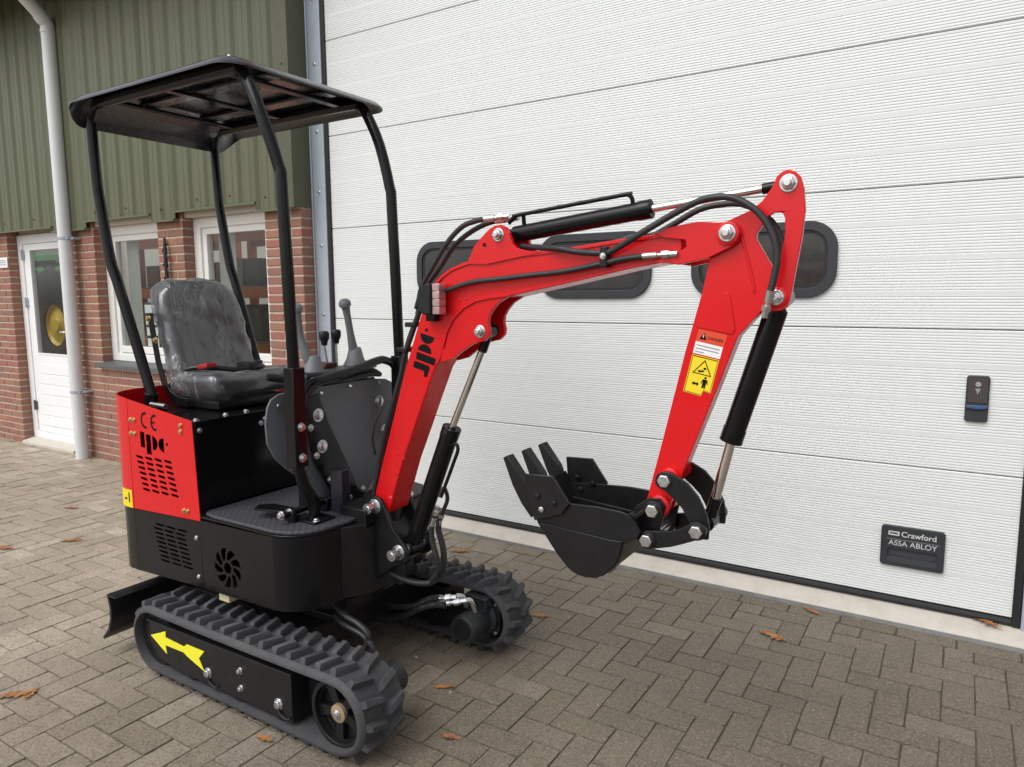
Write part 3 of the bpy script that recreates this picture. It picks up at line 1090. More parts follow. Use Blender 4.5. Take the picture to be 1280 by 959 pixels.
# room behind the windows, ceiling left open so daylight brightens it
rm = MB()
for bx in ((-16, -3.9, 5.0, 5.05, 0, 2.6), (-16.05, -16, 0.24, 5.05, 0, 2.6), (-3.9, -3.86, 0.24, 5.05, 0, 2.6), (-16, -3.9, 0.24, 0.32, 2.55, 2.6), (-16, -3.9, 0.24, 5.0, 0.006, 0.02)):
    rm.box(*bx)
build("interior_room", rm, interior, kind='structure', smooth=False)


def rack(x0, x1, y0, y1, label, n, side):
    t = thing("storage_rack", label, "shelving", ((x0 + x1) / 2, (y0 + y1) / 2, 0.02), "storage racks inside the workshop")
    for x in (x0, x1):
        for y in (y0, y1):
            m = MB()
            m.box(x - 0.035, x + 0.035, y - 0.03, y + 0.03, 0.021, 2.3)
            build("upright", m, shelfo, t)
    for z in (0.45, 0.98, 1.48, 1.98):
        m = MB()
        m.box(x0 - 0.02, x1 + 0.02, y0 - 0.035, y0 - 0.005, z - 0.05, z + 0.05)
        m.box(x0 - 0.02, x1 + 0.02, y1 + 0.005, y1 + 0.035, z - 0.05, z + 0.05)
        build("beam", m, shelfo, t)
        m = MB()
        m.box(x0, x1, y0 - 0.03, y1 + 0.03, z + 0.051, z + 0.065)
        build("shelf_board", m, boxm, t)
        if z < 1.9:
            x = x0 + 0.06
            q_ = 0
            while x < x1 - 0.25:
                wd, hh = rnd.uniform(0.14, 0.24), rnd.uniform(0.12, 0.34)
                mm = MB()
                mm.box(x, x + wd, y0 + 0.02, y1 - 0.05, z + 0.067, z + 0.067 + hh)
                n[0] += 1
                o_ = build("stock_box", mm, (boxd, stockred, boxm)[n[0] % 3], None, bevel=0.004)
                q_ += 1
                tag(o_, "stock box, %s from left, %s shelf, rack behind the %s window" % (("first", "second", "third", "fourth", "fifth", "sixth", "seventh")[q_ - 1], "low" if z < 0.9 else "middle" if z < 1.4 else "upper", side), "box", "stock boxes on the racks")
                x += wd + 0.03
    return t


cnt = [0]
rack(-7.25, -6.35, 0.75, 1.25, "orange storage rack seen through the left window", cnt, "left")
rack(-5.95, -5.05, 0.62, 1.12, "orange storage rack seen through the right window", cnt, "right")
# tractor standing behind the entrance door
tr = thing("green_tractor", "green tractor with yellow wheel hub, seen through the pane of the white door", "tractor", (-12.35, 2.85, 0.02))
m = MB()
m.lathe((-12.45, 2.30, 1.0), (0, 1, 0), [(0.03, 0.335), (0, 0.40), (0, 0.86), (0.05, 0.97), (0.40, 0.97), (0.45, 0.86), (0.45, 0.335)], 32, caps=False)
build("tyre", m, tyrem, tr)
for q in range(22):
    a = 2 * pi * q / 22
    m = MB()
    m.cyl((-12.45 + 0.95 * cos(a), 2.31, 1.0 + 0.95 * sin(a)), (-12.45 + 0.95 * cos(a + 0.14), 2.53, 1.0 + 0.95 * sin(a + 0.14)), 0.03, n=6)
    build("tread_bar", m, tyrem, tr)
m = MB()
m.lathe((-12.45, 2.34, 1.0), (0, 1, 0), [(0.0, 0.10), (0.03, 0.13), (0.06, 0.30), (0.02, 0.34), (0.3, 0.34)], 32)
build("rim", m, tracty, tr, label="yellow wheel rim")
v, f = roundbox(1.25, 0.30, 0.17, 0.08, 6)
m = MB().add([(x - 12.9, y + 2.62, z + 1.80) for x, y, z in v], f)
build("bonnet", m, greenm, tr)
m = MB()
m.prism([(-13.33, 1.75), (-13.23, 2.02), (-12.83, 2.14), (-12.13, 2.14), (-11.63, 1.95), (-11.48, 1.45), (-11.61, 1.45), (-11.75, 1.84), (-12.18, 2.03), (-12.78, 2.03), (-13.13, 1.92), (-13.23, 1.75)], 2.28, 2.80, 'xz')
build("mudguard", m, greenm, tr, bevel=0.01)
m = MB()
m.lathe((-14.6, 2.7, 0.55), (0, 1, 0), [(0, 0.25), (0, 0.46), (0.04, 0.52), (0.26, 0.52), (0.3, 0.46), (0.3, 0.25)], 24, caps=False)
build("tyre", m, tyrem, tr)
m = MB()
m.lathe((-14.6, 2.72, 0.55), (0, 1, 0), [(0.0, 0.08), (0.05, 0.2), (0.02, 0.245), (0.2, 0.245)], 24)
build("rim", m, tracty, tr)

# ================================================================== GARAGE DOOR
XL, XR = -3.68, 0.255
ZB, PH = 0.07, 0.61
gd = thing("garage_door", "wide white ribbed sectional garage door with three dark oblong windows", "garage door", ((XL + XR) / 2, 0, 0.03))


def rib_profile(z0, z1):
    pts = [(0.020, z0 + 0.0015), (0.004, z0 + 0.002), (0.0, z0 + 0.006)]
    sec = (z1 - z0) / 4
    for k in range(4):
        a, b = z0 + k * sec + 0.0085, z0 + (k + 1) * sec - 0.0085
        n = 11
        p = (b - a) / n
        for i in range(n):
            zz = a + i * p
            pts += [(0.0, zz + p * 0.05), (0.0011, zz + p * 0.30), (0.0011, zz + p * 0.40), (-0.0003, zz + p * 0.62), (0.0, zz + p * 0.95)]
    pts += [(0.0, z1 - 0.006), (0.004, z1 - 0.002), (0.020, z1 - 0.0015)]
    return pts


for k in range(7):
    pr = rib_profile(ZB + k * PH + (0.0 if k else 0.001), ZB + (k + 1) * PH)
    n = len(pr)
    m = MB()
    m.add([(x, y, z) for x in (XL, XR) for y, z in pr] + [(XL, 0.045, pr[0][1]), (XL, 0.045, pr[-1][1]), (XR, 0.045, pr[0][1]), (XR, 0.045, pr[-1][1])],
          [(i, i + 1, n + i + 1, n + i) for i in range(n - 1)] + [(2 * n, 2 * n + 1, 2 * n + 3, 2 * n + 2)])
    build("door_panel", m, panelw, gd, smooth=False)
m = MB()
m.box(XL, XR, 0.019, 0.05, ZB + 0.02, ZB + 7 * PH)
build("panel_core", m, gasket, gd)
m = MB()
m.prism([(-0.006, 0.040), (-0.012, 0.052), (-0.006, ZB), (0.04, ZB), (0.04, 0.040)], XL, XR + 0.003, 'yz')
build("bottom_seal", m, gasket, gd, bevel=0.003)
for a, b in ((XL - 0.032, XL - 0.001), (XR + 0.001, XR + 0.032)):
    m = MB()
    m.box(a, b, -0.014, 0.03, 0.040, 4.35)
    build("side_seal", m, gasket, gd, bevel=0.004)
for i, (a, b) in enumerate(((-2.935, -2.262), (-2.050, -1.377), (-1.165, -0.492))):
    z0, z1 = 1.425, 1.775
    m = MB()
    m.plate(rrect(a, b, z0, z1, 0.125, 8), [rrect(a + 0.042, b - 0.042, z0 + 0.042, z1 - 0.042, 0.085, 8)], -0.016, 0.002, 'xz')
    wn_ = build("window", m, darkgrey, gd, bevel=0.006, label=("leftmost dark window of the garage door, behind the boom knee", "middle dark window of the garage door, behind the boom", "right dark window of the garage door, behind the dipper top")[i])
    m = MB()
    m.plate(rrect(a + 0.040, b - 0.040, z0 + 0.040, z1 - 0.040, 0.087, 8), [rrect(a + 0.055, b - 0.055, z0 + 0.055, z1 - 0.055, 0.072, 8)], -0.009, 0.002, 'xz')
    build("glazing_bead", m, gasket, wn_, bevel=0.003)
    m = MB()
    m.prism(rrect(a + 0.05, b - 0.05, z0 + 0.05, z1 - 0.05, 0.075, 8), -0.006, 0.001, 'xz')
    build("pane", m, darkpane, wn_)
# bottom handle with the makers' names
m = MB()
m.plate(rrect(-0.251, -0.001, 0.218, 0.402, 0.014, 4), [rrect(-0.222, -0.028, 0.240, 0.300, 0.006, 3)], -0.014, 0.002, 'xz')
hp = build("lift_handle", m, darkgrey, gd, bevel=0.003, label="dark plastic lift handle plate with makers' names")
m = MB()
m.box(-0.226, -0.024, -0.001, 0.001, 0.236, 0.304)
build("handle_recess", m, mat("recess_grey", (0.05, 0.05, 0.06), 0.5), hp)
m = MB()
m.prism([(-0.016, 0.236), (-0.012, 0.262), (-0.004, 0.250), (-0.002, 0.236)], -0.222, -0.028, 'yz')
build("grip_lip", m, darkgrey, hp)
build("lettering", text_mb("Crawford", 0.135, (-0.170, -0.0146, 0.358), (1, 0, 0), (0, 0, 1), (0, -1, 0), bold=0.012), silverprint, hp)
build("lettering", text_mb("ASSA ABLOY", 0.190, (-0.220, -0.0146, 0.315), (1, 0, 0), (0, 0, 1), (0, -1, 0)), silverprint, hp)
m = MB()
m.plate([(-0.222, 0.360), (-0.178, 0.360), (-0.178, 0.379), (-0.222, 0.379)], [[(-0.216, 0.366), (-0.184, 0.366), (-0.184, 0.3735), (-0.216, 0.3735)]], -0.0152, -0.014, 'xz')
build("logo_badge", m, silverprint, hp)
m = MB()
m.box(-0.228, -0.022, -0.0146, -0.014, 0.342, 0.344)
build("divider_line", m, textgrey, hp)
# slide lock
m = MB()
m.prism(rrect(0.034, 0.117, 0.903, 1.098, 0.012, 4), -0.014, 0.002, 'xz')
sk = build("slide_lock", m, darkgrey, gd, bevel=0.003, label="dark lock plate with a blue slider at the right side")
m = MB()
m.box(0.040, 0.111, -0.0165, -0.0135, 0.985, 1.088)
build("lock_face", m, mat("lock_brown", (0.055, 0.045, 0.045), 0.5), sk, bevel=0.001)
m = MB()
m.prism([(0.036, 0.974), (0.115, 0.974), (0.110, 0.962), (0.076, 0.958), (0.041, 0.962)], -0.026, -0.012, 'xz')
build("slider", m, bluem, sk, bevel=0.002)
m = MB()
m.cyl((0.076, -0.021, 1.063), (0.076, -0.015, 1.063), 0.011, n=16)
m.prism([(0.066, 1.045), (0.086, 1.045), (0.076, 1.02)], -0.0195, -0.016, 'xz')
build("key_cylinder", m, zinc, sk)

# galvanised steel frame round the door
gf = thing("steel_door_frame", "galvanised steel frame posts with bolts beside the white garage door", "door frame", (-3.76, 0, 0.03))
for a, b in ((-3.838, XL - 0.033), (XR + 0.033, XR + 0.16)):
    m = MB()
    m.box(a, b, -0.020, 0.06, 0.03, 4.5)
    m.box(a, a + 0.012, -0.034, -0.0205, 0.03, 4.5) if a < -3 else m.box(b - 0.012, b, -0.034, -0.0205, 0.03, 4.5)
    build("frame_post", m, galv, gf, bevel=0.004)
    for z in (0.55, 1.32, 1.79, 2.55, 2.985, 3.4, 0.95, 2.15):
        m = MB()
        m.lathe(((a + b) / 2 + 0.005, -0.0205, z), (0, -1, 0), [(0, 0.011), (0.003, 0.011), (0.005, 0.007), (0.011, 0.0065)], 8)
        build("bolt", m, zinc, gf)
m = MB()
m.box(-3.838, XR + 0.16, -0.018, 0.06, 4.345, 4.5)
build("frame_head", m, galv, gf)
# wall right of the door and above it (outside the picture)
m = MB()
m.box(XR + 0.165, 6.0, YB, 0.22, -0.05, 4.5)
m.box(-3.84, 6.0, -0.10, 0.22, 4.505, 5.2)
rw = tag(build("side_wall", m, brickm, smooth=False), "brick wall right of the garage door, outside the picture", "wall")

# ================================================================== MINI EXCAVATOR
YC = -1.58
ex = thing("mini_excavator", "red and black mini excavator with canopy standing in front of the white garage door", "excavator", (-2.1, YC, 0))


def bolt(parent, p, ax, r=0.012, h=0.010, m=zinc, washer=True, name="bolt"):
    b = MB()
    ax = Vector(ax).normalized()
    p = Vector(p)
    if washer:
        b.lathe(p, ax, [(-0.002, r * 1.35), (0.0025, r * 1.35), (0.0025, r * 0.9)], 16)
    b.lathe(p, ax, [(0.002, r), (h * 0.85, r), (h, r * 0.86)], 6)
    return build(name, b, m, parent, bevel=0.0006, seg=1)


def pinhead(parent, x, y, z, r=0.017, out=0.022, long=0.0):
    r *= 0.88
    """pivot pin with washer, hexagon nut and threaded end, pointing to -y"""
    b = MB()
    b.lathe((x, y + 0.03, z), (0, -1, 0), [(0, r * 1.5), (0.031, r * 1.5), (0.033, r * 1.4)], 20)
    b.lathe((x, y, z), (0, -1, 0), [(0, r * 1.15), (out * 0.6, r * 1.15), (out * 0.68, r * 0.98)], 6)
    b.lathe((x, y - out * 0.6, z), (0, -1, 0), [(0, r * 0.72), (out * 0.3 + long, r * 0.7), (out * 0.4 + long, r * 0.55)], 14)
    return build("pivot_pin", b, zinc, parent, bevel=0.001, seg=1)


# ---------------------------------------------------------------- crawler tracks
TF, TR_ = (-1.600, 0.132), (-2.572, 0.132)
RO = 0.1290


def track_pt(s):
    """outer belt line; s in 0..1 -> point (x,z), normal"""
    Ls = TF[0] - TR_[0]
    La = pi * RO
    tot = 2 * Ls + 2 * La
    d = (s % 1.0) * tot
    if d < Ls:
        x = TR_[0] + d
        sag = 0.004 * sin(pi * d / Ls)
        return (x, TF[1] + RO - sag), (0, 1)
    d -= Ls
    if d < La:
        a = pi / 2 - d / RO
        return (TF[0] + RO * cos(a), TF[1] + RO * sin(a)), (cos(a), sin(a))
    d -= La
    if d < Ls:
        return (TF[0] - d, TF[1] - RO), (0, -1)
    d -= Ls
    a = -pi / 2 - d / RO
    return (TR_[0] + RO * cos(a), TR_[1] + RO * sin(a)), (cos(a), sin(a))


lug_me = []
for var in range(8):
    v = []
    r2 = random.Random(var + 5)
    lx, ly, h = 0.0138, 0.0425, 0.0255
    for z, k in ((-0.006, 1.0), (h * 0.55, 0.88), (h, 0.62)):
        for sx, sy in ((-1, -1), (1, -1), (1, 1), (-1, 1)):
            v.append((sx * lx * k + sy * 0.010 + r2.uniform(-.0024, .0024), sy * ly * (0.5 + 0.5 * k) + r2.uniform(-.0025, .0025), z + (r2.uniform(-.0022, .0015) if z > 0.02 else 0)))
    f = [(8, 9, 10, 11)]
    for k in (0, 4):
        for i in range(4):
            f.append((k + i, k + (i + 1) % 4, k + 4 + (i + 1) % 4, k + 4 + i))
    me = mesh_of("lug", v, f, smooth=True, angle=60)
    me.materials.append(rubber)
    lug_me.append(me)


def make_track(y0, y1, side, label):
    """side -1: outer face at y0 (towards the camera); +1: outer face at y1"""
    n = 96
    b = MB()
    for i in range(n):
        (x, z), (nx, nz) = track_pt(i / n)
        t = 0.018
        rim = 0.004
        prof = [(y0 + 0.004, -0.003), (y0 + 0.016, rim), (y0 + 0.03, 0), (y1 - 0.03, 0), (y1 - 0.016, rim), (y1 - 0.004, -0.003), (y1, -0.012), (y1, -t), (y1 - 0.03, -t - 0.004), ((y0 + y1) / 2 + 0.02, -t), ((y0 + y1) / 2 - 0.02, -t), (y0 + 0.03, -t - 0.004), (y0, -t), (y0, -0.012)]
        b.v += [(x + nx * d, y, z + nz * d) for y, d in prof]
    k = len(prof)
    for i in range(n):
        j = (i + 1) % n
        for q in range(k):
            b.f.append((i * k + q, i * k + (q + 1) % k, j * k + (q + 1) % k, j * k + q))
    tr = build("rubber_track", b, rubber, ex, label=label)
    nl = 40
    ym = (y0 + y1) / 2
    for i in range(nl):
        for row, yy in ((0, ym - 0.043), (1, ym + 0.043)):
            s = (i + 0.5 * row + 0.2) / nl
            (x, z), (nx, nz) = track_pt(s)
            rot = Matrix(((nz, 0, nx), (0, 1, 0), (-nx, 0, nz))).to_euler()
            o = inst("lug", lug_me[rnd.randrange(8)], (x, yy, z), tr, rot=rot, scale=(1 if row == 0 else -1, 1, 1))
    yo = y0 if side < 0 else y1
    s_ = 1 if side < 0 else -1

    def Y(d):
        return yo + s_ * d
    # side frame
    fb = MB()
    fb.prism([(-2.60, 0.197), (-1.800, 0.204), (-1.800, 0.038), (-2.44, 0.040), (-2.56, 0.065), (-2.615, 0.130)], Y(0.016), Y(0.155), 'xz')
    fr = build("track_frame", fb, blacksat, ex, bevel=0.003)
    fb = MB()
    fb.prism([(-2.62, 0.206), (-1.797, 0.212), (-1.797, 0.205), (-2.62, 0.199)], Y(0.012), Y(0.13), 'xz')
    build("frame_lip", fb, blacksat, fr, bevel=0.001)
    fb = MB()
    fb.prism([(-1.799, 0.085), (-1.70, 0.112), (-1.66, 0.112), (-1.66, 0.150), (-1.72, 0.160), (-1.799, 0.17)], Y(0.085), Y(0.15), 'xz')
    build("sprocket_bracket", fb, blacksat, fr, bevel=0.003)
    for x in (-2.36, -2.09, -1.87):
        rl = MB()
        rl.lathe((x, Y(0.022), 0.055), (0, s_, 0), [(0, 0.030), (0.02, 0.037), (0.12, 0.037), (0.14, 0.03)], 18)
        build("track_roller", rl, blacksat, fr)
    for x, z, r in ((-2.245, 0.088, 0.015), (-1.865, 0.088, 0.015), (-2.06, 0.150, 0.009), (-2.06, 0.085, 0.009)):
        bolt(fr, (x, Y(0.0155), z), (0, -s_, 0), r, 0.012)
    for x in (-2.215, -1.835):
        m_ = MB()
        m_.tube([(x - 0.035, Y(0.013), 0.085), (x - 0.02, Y(0.012), 0.058), (x + 0.01, Y(0.012), 0.048), (x + 0.028, Y(0.014), 0.055)], 0.005, 6, 3)
        build("weld_hook", m_, blacksat, fr)
    # idler and sprocket
    i_ = MB()
    i_.lathe((TR_[0], Y(0.03), TR_[1]), (0, s_, 0), [(0, 0.03), (0, 0.106), (0.012, 0.110), (0.10, 0.110), (0.112, 0.106), (0.112, 0.03)], 28)
    build("idler_wheel", i_, blacksat, ex)
    holes = []
    for q in range(5):
        a0 = 2 * pi * q / 5 + 0.2
        hp_ = [(TF[0] + 0.091 * cos(a0 + t), TF[1] + 0.091 * sin(a0 + t)) for t in (-0.42, -0.2, 0, 0.2, 0.42)]
        hp_ += [(TF[0] + 0.036 * cos(a0 + t), TF[1] + 0.036 * sin(a0 + t)) for t in (0.25, -0.25)]
        holes.append(hp_)
    sp2 = MB()
    sp2.plate(circle(TF[0], TF[1], 0.110, 32), holes, Y(0.040), Y(0.055), 'xz')
    spk = build("drive_sprocket", sp2, blacksat, ex, bevel=0.002)
    m_ = MB()
    m_.plate(circle(TF[0], TF[1], 0.1125, 32), [circle(TF[0], TF[1], 0.098, 32)], Y(0.022), Y(0.0399), 'xz')
    build("sprocket_rim", m_, blacksat, spk, bevel=0.003)
    m_ = MB()
    m_.lathe((TF[0], Y(0.040), TF[1]), (0, -s_, 0), [(0, 0.030), (0.012, 0.030), (0.016, 0.020)], 20)
    build("hub", m_, tanm, spk)
    bolt(spk, (TF[0], Y(0.023), TF[1]), (0, -s_, 0), 0.012, 0.008, zinc)
    m_ = MB()
    m_.cyl((TF[0], Y(0.0601), TF[1]), (TF[0], Y(0.10), TF[1]), 0.095, n=28)
    build("sprocket_drum", m_, plasticblk, spk)
    # travel motor on the inner side
    yi = Y(0.155)
    m_ = MB()
    m_.prism(rrect(TF[0] - 0.075, TF[0] + 0.075, TF[1] - 0.075, TF[1] + 0.075, 0.03, 4), yi - 0.03 * s_, yi, 'xz')
    m_.lathe((TF[0], yi, TF[1]), (0, s_, 0), [(0, 0.074), (0.02, 0.072), (0.025, 0.056), (0.150, 0.056), (0.155, 0.050)], 26)
    m_.box(TF[0] - 0.06, TF[0] + 0.05, min(yi, yi + 0.06 * s_), max(yi, yi + 0.06 * s_), TF[1] + 0.04, TF[1] + 0.10)
    mo = build("travel_motor", m_, motorm, ex, bevel=0.003)
    m_ = MB()
    m_.lathe((TF[0], yi + 0.150 * s_, TF[1]), (0, s_, 0), [(0, 0.042), (0.010, 0.040), (0.010, 0.02)], 22)
    build("motor_cap", m_, plasticblk, mo)
    for q in range(7):
        a = 2 * pi * q / 7
        bolt(mo, (TF[0] + 0.030 * cos(a), yi + 0.160 * s_, TF[1] + 0.030 * sin(a)), (0, s_, 0), 0.005, 0.005, plasticblk, False)
    for dx, dz in ((0.06, 0.06), (0.06, -0.06), (-0.06, -0.06), (-0.06, 0.06)):
        bolt(mo, (TF[0] + dx, yi, TF[1] + dz), (0, s_, 0), 0.008, 0.010, zinc, False)
    return tr, fr, mo


trN, frN, moN = make_track(-2.095, -1.895, -1, "rubber track with yellow direction arrow, nearer to the camera")
trF, frF, moF = make_track(-1.270, -1.090, 1, "rubber track on the garage side")
ar = MB()
ar.prism([(-2.598, 0.143), (-2.497, 0.183), (-2.50, 0.158), (-2.385, 0.152), (-2.365, 0.166), (-2.262, 0.166), (-2.296, 0.130), (-2.268, 0.088), (-2.372, 0.120), (-2.388, 0.128), (-2.503, 0.126), (-2.497, 0.092)], -2.0805, -2.0788, 'xz')
build("direction_arrow", ar, yellow, frN, smooth=False)
# chassis between the tracks, slew ring
m = MB()
m.prism([(-2.42, -1.93), (-2.28, -1.78), (-2.28, -1.38), (-2.42, -1.23), (-1.95, -1.23), (-1.97, -1.38), (-1.97, -1.78), (-1.95, -1.93)], 0.12, 0.225, 'xy')
m.box(-2.27, -1.93, -1.77, -1.39, 0.2255, 0.262)
build("chassis", m, blacksat, ex, bevel=0.006)
m = MB()
m.lathe((-2.1, YC, 0.262), (0, 0, 1), [(0, 0.20), (0.03, 0.20), (0.032, 0.185), (0.075, 0.185)], 36)
build("slew_ring", m, blacksat, ex)
# dozer blade behind
m = MB()
prof = [(-2.880, 0.243), (-2.868, 0.243), (-2.850, 0.19), (-2.853, 0.14), (-2.875, 0.085), (-2.925, 0.038), (-2.935, 0.044), (-2.890, 0.09), (-2.868, 0.14), (-2.866, 0.19)]
m.prism([(x - 0.012, z) for x, z in prof], -2.085, -1.09, 'xz')
bl_ = build("dozer_blade", m, blacksat, ex, bevel=0.002)
m = MB()
m.prism([(-2.892, 0.243), (-2.84, 0.243), (-2.83, 0.236), (-2.892, 0.236)], -2.0845, -1.0905, 'xz')
build("blade_top_lip", m, blacksat, bl_, bevel=0.001)
for y in (-1.78, -1.38):
    m = MB()
    m.prism([(-2.868, 0.20), (-2.40, 0.21), (-2.28, 0.19), (-2.28, 0.14), (-2.40, 0.14), (-2.866, 0.09)], y - 0.02, y + 0.02, 'xz')
    build("blade_arm", m, blacksat, bl_, bevel=0.004)

# ---------------------------------------------------------------- upper body: platform skirt with fan-shaped vent
YN, YF = -1.970, -1.190
ZS0, ZS1 = 0.343, 0.612
fan_holes = [circle(-2.252, 0.446, 0.021, 14)]
for q in range(9):
    a = 2 * pi * q / 9 + 0.25
    rr_ = [(0.033, 0.0, 0.40), (0.050, 0.08, 0.58), (0.068, 0.24, 0.70), (0.077, 0.42, 0.74)]
    A = [(-2.252 + r * cos(a - t0), 0.446 + r * sin(a - t0)) for r, t0, t1 in rr_]
    B = [(-2.252 + r * cos(a - t1), 0.446 + r * sin(a - t1)) for r, t0, t1 in reversed(rr_)]
    fan_holes.append([p for p in A + B])


def ccw(L):
    s = sum(L[i][0] * L[(i + 1) % len(L)][1] - L[(i + 1) % len(L)][0] * L[i][1] for i in range(len(L)))
    return L if s > 0 else L[::-1]


m = MB()
m.plate([(-2.402, ZS0 - 0.008), (-1.995, ZS0), (-1.995, ZS1), (-2.402, ZS1 - 0.008)], [ccw(h) for h in fan_holes], YN, YN + 0.004, 'xz')
skirt = build("platform_skirt", m, black, ex, label="black platform skirt with a fan shaped vent")
arc = [(-1.995, YN), (-1.96, -1.964), (-1.925, -1.945), (-1.888, -1.908), (-1.868, -1.872), (-1.858, -1.83), (-1.853, -1.72)]
m = MB()
m.strip(arc, lambda i: ZS0 + 0.001, ZS1, 0.004)
build("skirt_corner", m, black, skirt)
m = MB()
m.strip([(x, 2 * YC - y) for x, y in arc[::-1]] + [(-2.40, YF)], ZS0, ZS1, 0.004)
build("skirt_corner", m, black, skirt)
m = MB()
m.box(-1.862, -1.856, -1.72, -1.44, ZS0, ZS1)
build("skirt_front", m, black, skirt)
full = [(-2.40, YN + 0.001)] + [(x - 0.001, y + 0.001) for x, y in arc] + [(x - 0.001, 2 * YC - y - 0.001) for x, y in arc[::-1]] + [(-2.40, YF - 0.001)]
m = MB()
m.prism(full, ZS1, ZS1 + 0.008, 'xy')
build("platform_plate", m, black, skirt, bevel=0.002)
m = MB()
m.prism([(x, y + 0.006 if y < YC else y - 0.006) for x, y in full], ZS0 + 0.012, ZS0 + 0.02, 'xy')
build("belly_plate", m, blacksat, skirt)
mo_ = [(-2.405, -1.935), (-2.385, -1.955), (-2.33, -1.967), (-2.0, -1.966), (-1.94, -1.952), (-1.893, -1.915), (-1.866, -1.865), (-1.850, -1.74), (-1.853, -1.69), (-1.872, -1.665), (-1.905, -1.68), (-1.93, -1.70), (-1.93, -1.46), (-1.905, -1.48), (-1.872, -1.495), (-1.853, -1.46), (-1.866, -1.295), (-1.893, -1.245), (-1.94, -1.208), (-2.0, -1.194), (-2.405, -1.194)]
m = MB()
m.prism(mo_, ZS1 + 0.009, ZS1 + 0.022, 'xy')
build("floor_mat", m, matm, ex, bevel=0.004)
cw = MB()
cw.box(-2.35, -2.29, -1.945, -1.90, 0.292, 0.318)
build("paper_tag", cw, cardm, ex, bevel=0.001)

# ---------------------------------------------------------------- engine housing at the rear
XSR = -2.418
plan = [(-2.845, YN), (-2.90, YN), (-2.935, -1.962), (-2.965, -1.94), (-2.985, -1.90), (-2.995, -1.84), (-3.0, -1.58)]
plan2 = plan + [(x, 2 * YC - y) for x, y in plan[::-1][1:]] + [(-2.42, YF)]


def ztop(x):
    return 1.046 + (x + 2.90) * (0.985 - 1.046) / 0.48 if x > -2.90 else 1.046 + (-2.90 - x) * 0.12


slots = []
for r_ in range(7):
    for c_ in range(4):
        x0 = -2.780 + c_ * 0.0640 + r_ * 0.0055
        z0 = 0.806 - r_ * 0.0218 + c_ * 0.001
        slots.append(ccw([(x0 - 0.026, z0 + 0.003), (x0 - 0.020, z0 + 0.0068), (x0 + 0.020, z0 + 0.0048), (x0 + 0.026, z0 - 0.002), (x0 + 0.020, z0 - 0.0068), (x0 - 0.020, z0 - 0.0035)]))


def letters(foot):
    L = []
    j = [(0, 1.0), (0.08, 1.04), (0.30, 1.0), (0.30, -0.12), (0.0, -0.12)]
    if foot:
        j = [(0, 1.0), (0.30, 1.0), (0.30, -0.12), (0.20, -0.22), (-0.22, -0.12), (-0.22, 0.10), (0.0, 0.14)]
    L.append(j)
    L.append([(0.40, 0.92), (0.72, 0.92), (0.72, -0.52), (0.40, -0.52)])
    L.append([(0.82, 0.90)] + [(0.82 + 0.34 * cos(t), 0.38 + 0.52 * sin(t)) for t in (1.2, 0.9, 0.6, 0.3, 0, -0.3, -0.6, -0.9, -1.2)] + [(0.82, -0.14)])
    L.append([(1.58, 0.90)] + [(1.56 - 0.36 * cos(t), 0.38 + 0.52 * sin(t)) for t in (1.2, 0.9, 0.6, 0.3, 0, -0.3, -0.6, -0.9, -1.2)] + [(1.58, -0.14)])
    L.append([(1.78 + 0.075 * cos(2 * pi * i / 10), 0.52 + 0.115 * sin(2 * pi * i / 10)) for i in range(10)])
    return L


cut = [ccw([(-2.765 + u * 0.101, 0.856 + v * 0.056 - u * 0.004) for u, v in L]) for L in letters(False)]
m = MB()
m.plate([(-2.842, 0.583), (-2.402, 0.601), (XSR, 0.9845), (-2.842, ztop(-2.842))], slots + cut, YN, YN + 0.0025, 'xz')
hood = build("engine_hood", m, red, ex, label="red engine hood with slots and cut out letters")
m = MB()
m.strip(plan2, lambda i: 0.582 + 0.0 * i, lambda i: ztop(plan2[i][0]) if i < len(plan2) - 1 else 0.965, -0.004)
build("hood_wrap", m, red, hood)
m = MB()
m.prism([(-2.42, YN + 0.005), (-2.41, YN + 0.005), (-2.41, YF - 0.005), (-2.42, YF - 0.005)], 0.60, 0.605, 'xy')
build("hood_edge", m, black, hood)
# plain dark sheet inside so the slots read as openings
m = MB()
m.box(-2.83, -2.43, YN + 0.09, YN + 0.10, 0.36, 0.95)
build("dark_backing", m, blacksat, hood)
slots2 = []
for r_ in range(9):
    for c_ in range(3):
        x0 = -2.690 + c_ * 0.073 + r_ * 0.0055 + (0.02 if r_ < 1 else 0)
        z0 = 0.541 - r_ * 0.0182 + c_ * 0.001
        slots2.append(ccw([(x0 - 0.031, z0 + 0.002), (x0 - 0.028, z0 + 0.0042), (x0 + 0.028, z0 + 0.0042), (x0 + 0.031, z0 - 0.001), (x0 + 0.028, z0 - 0.0042), (x0 - 0.028, z0 - 0.0032)]))
m = MB()
m.plate([(-2.842, 0.317), (-2.408, 0.335), (-2.404, 0.598), (-2.842, 0.580)], slots2, YN + 0.001, YN + 0.004, 'xz')
lowc = build("lower_cover", m, black, ex, label="black lower side cover with louvre slots")
m = MB()
m.strip([(x + 0.003 if x < -2.9 else x, y + (0.002 if y < YC else -0.002)) for x, y in plan2], 0.316, 0.579, -0.004)
build("cover_wrap", m, black, lowc)
m = MB()
m.prism([(x + 0.01, y + (0.012 if y < YC else -0.012)) for x, y in plan2] + [(-2.42, YN + 0.012)], 0.335, 0.342, 'xy')
build("belly_plate", m, blacksat, lowc)
for x, z in ((-2.812, 0.955), (-2.814, 0.899)):
    for dx in (-0.012, 0.012):
        bolt(hood, (x + dx, YN - 0.001, z), (0, -1, 0), 0.0075, 0.007, goldz)
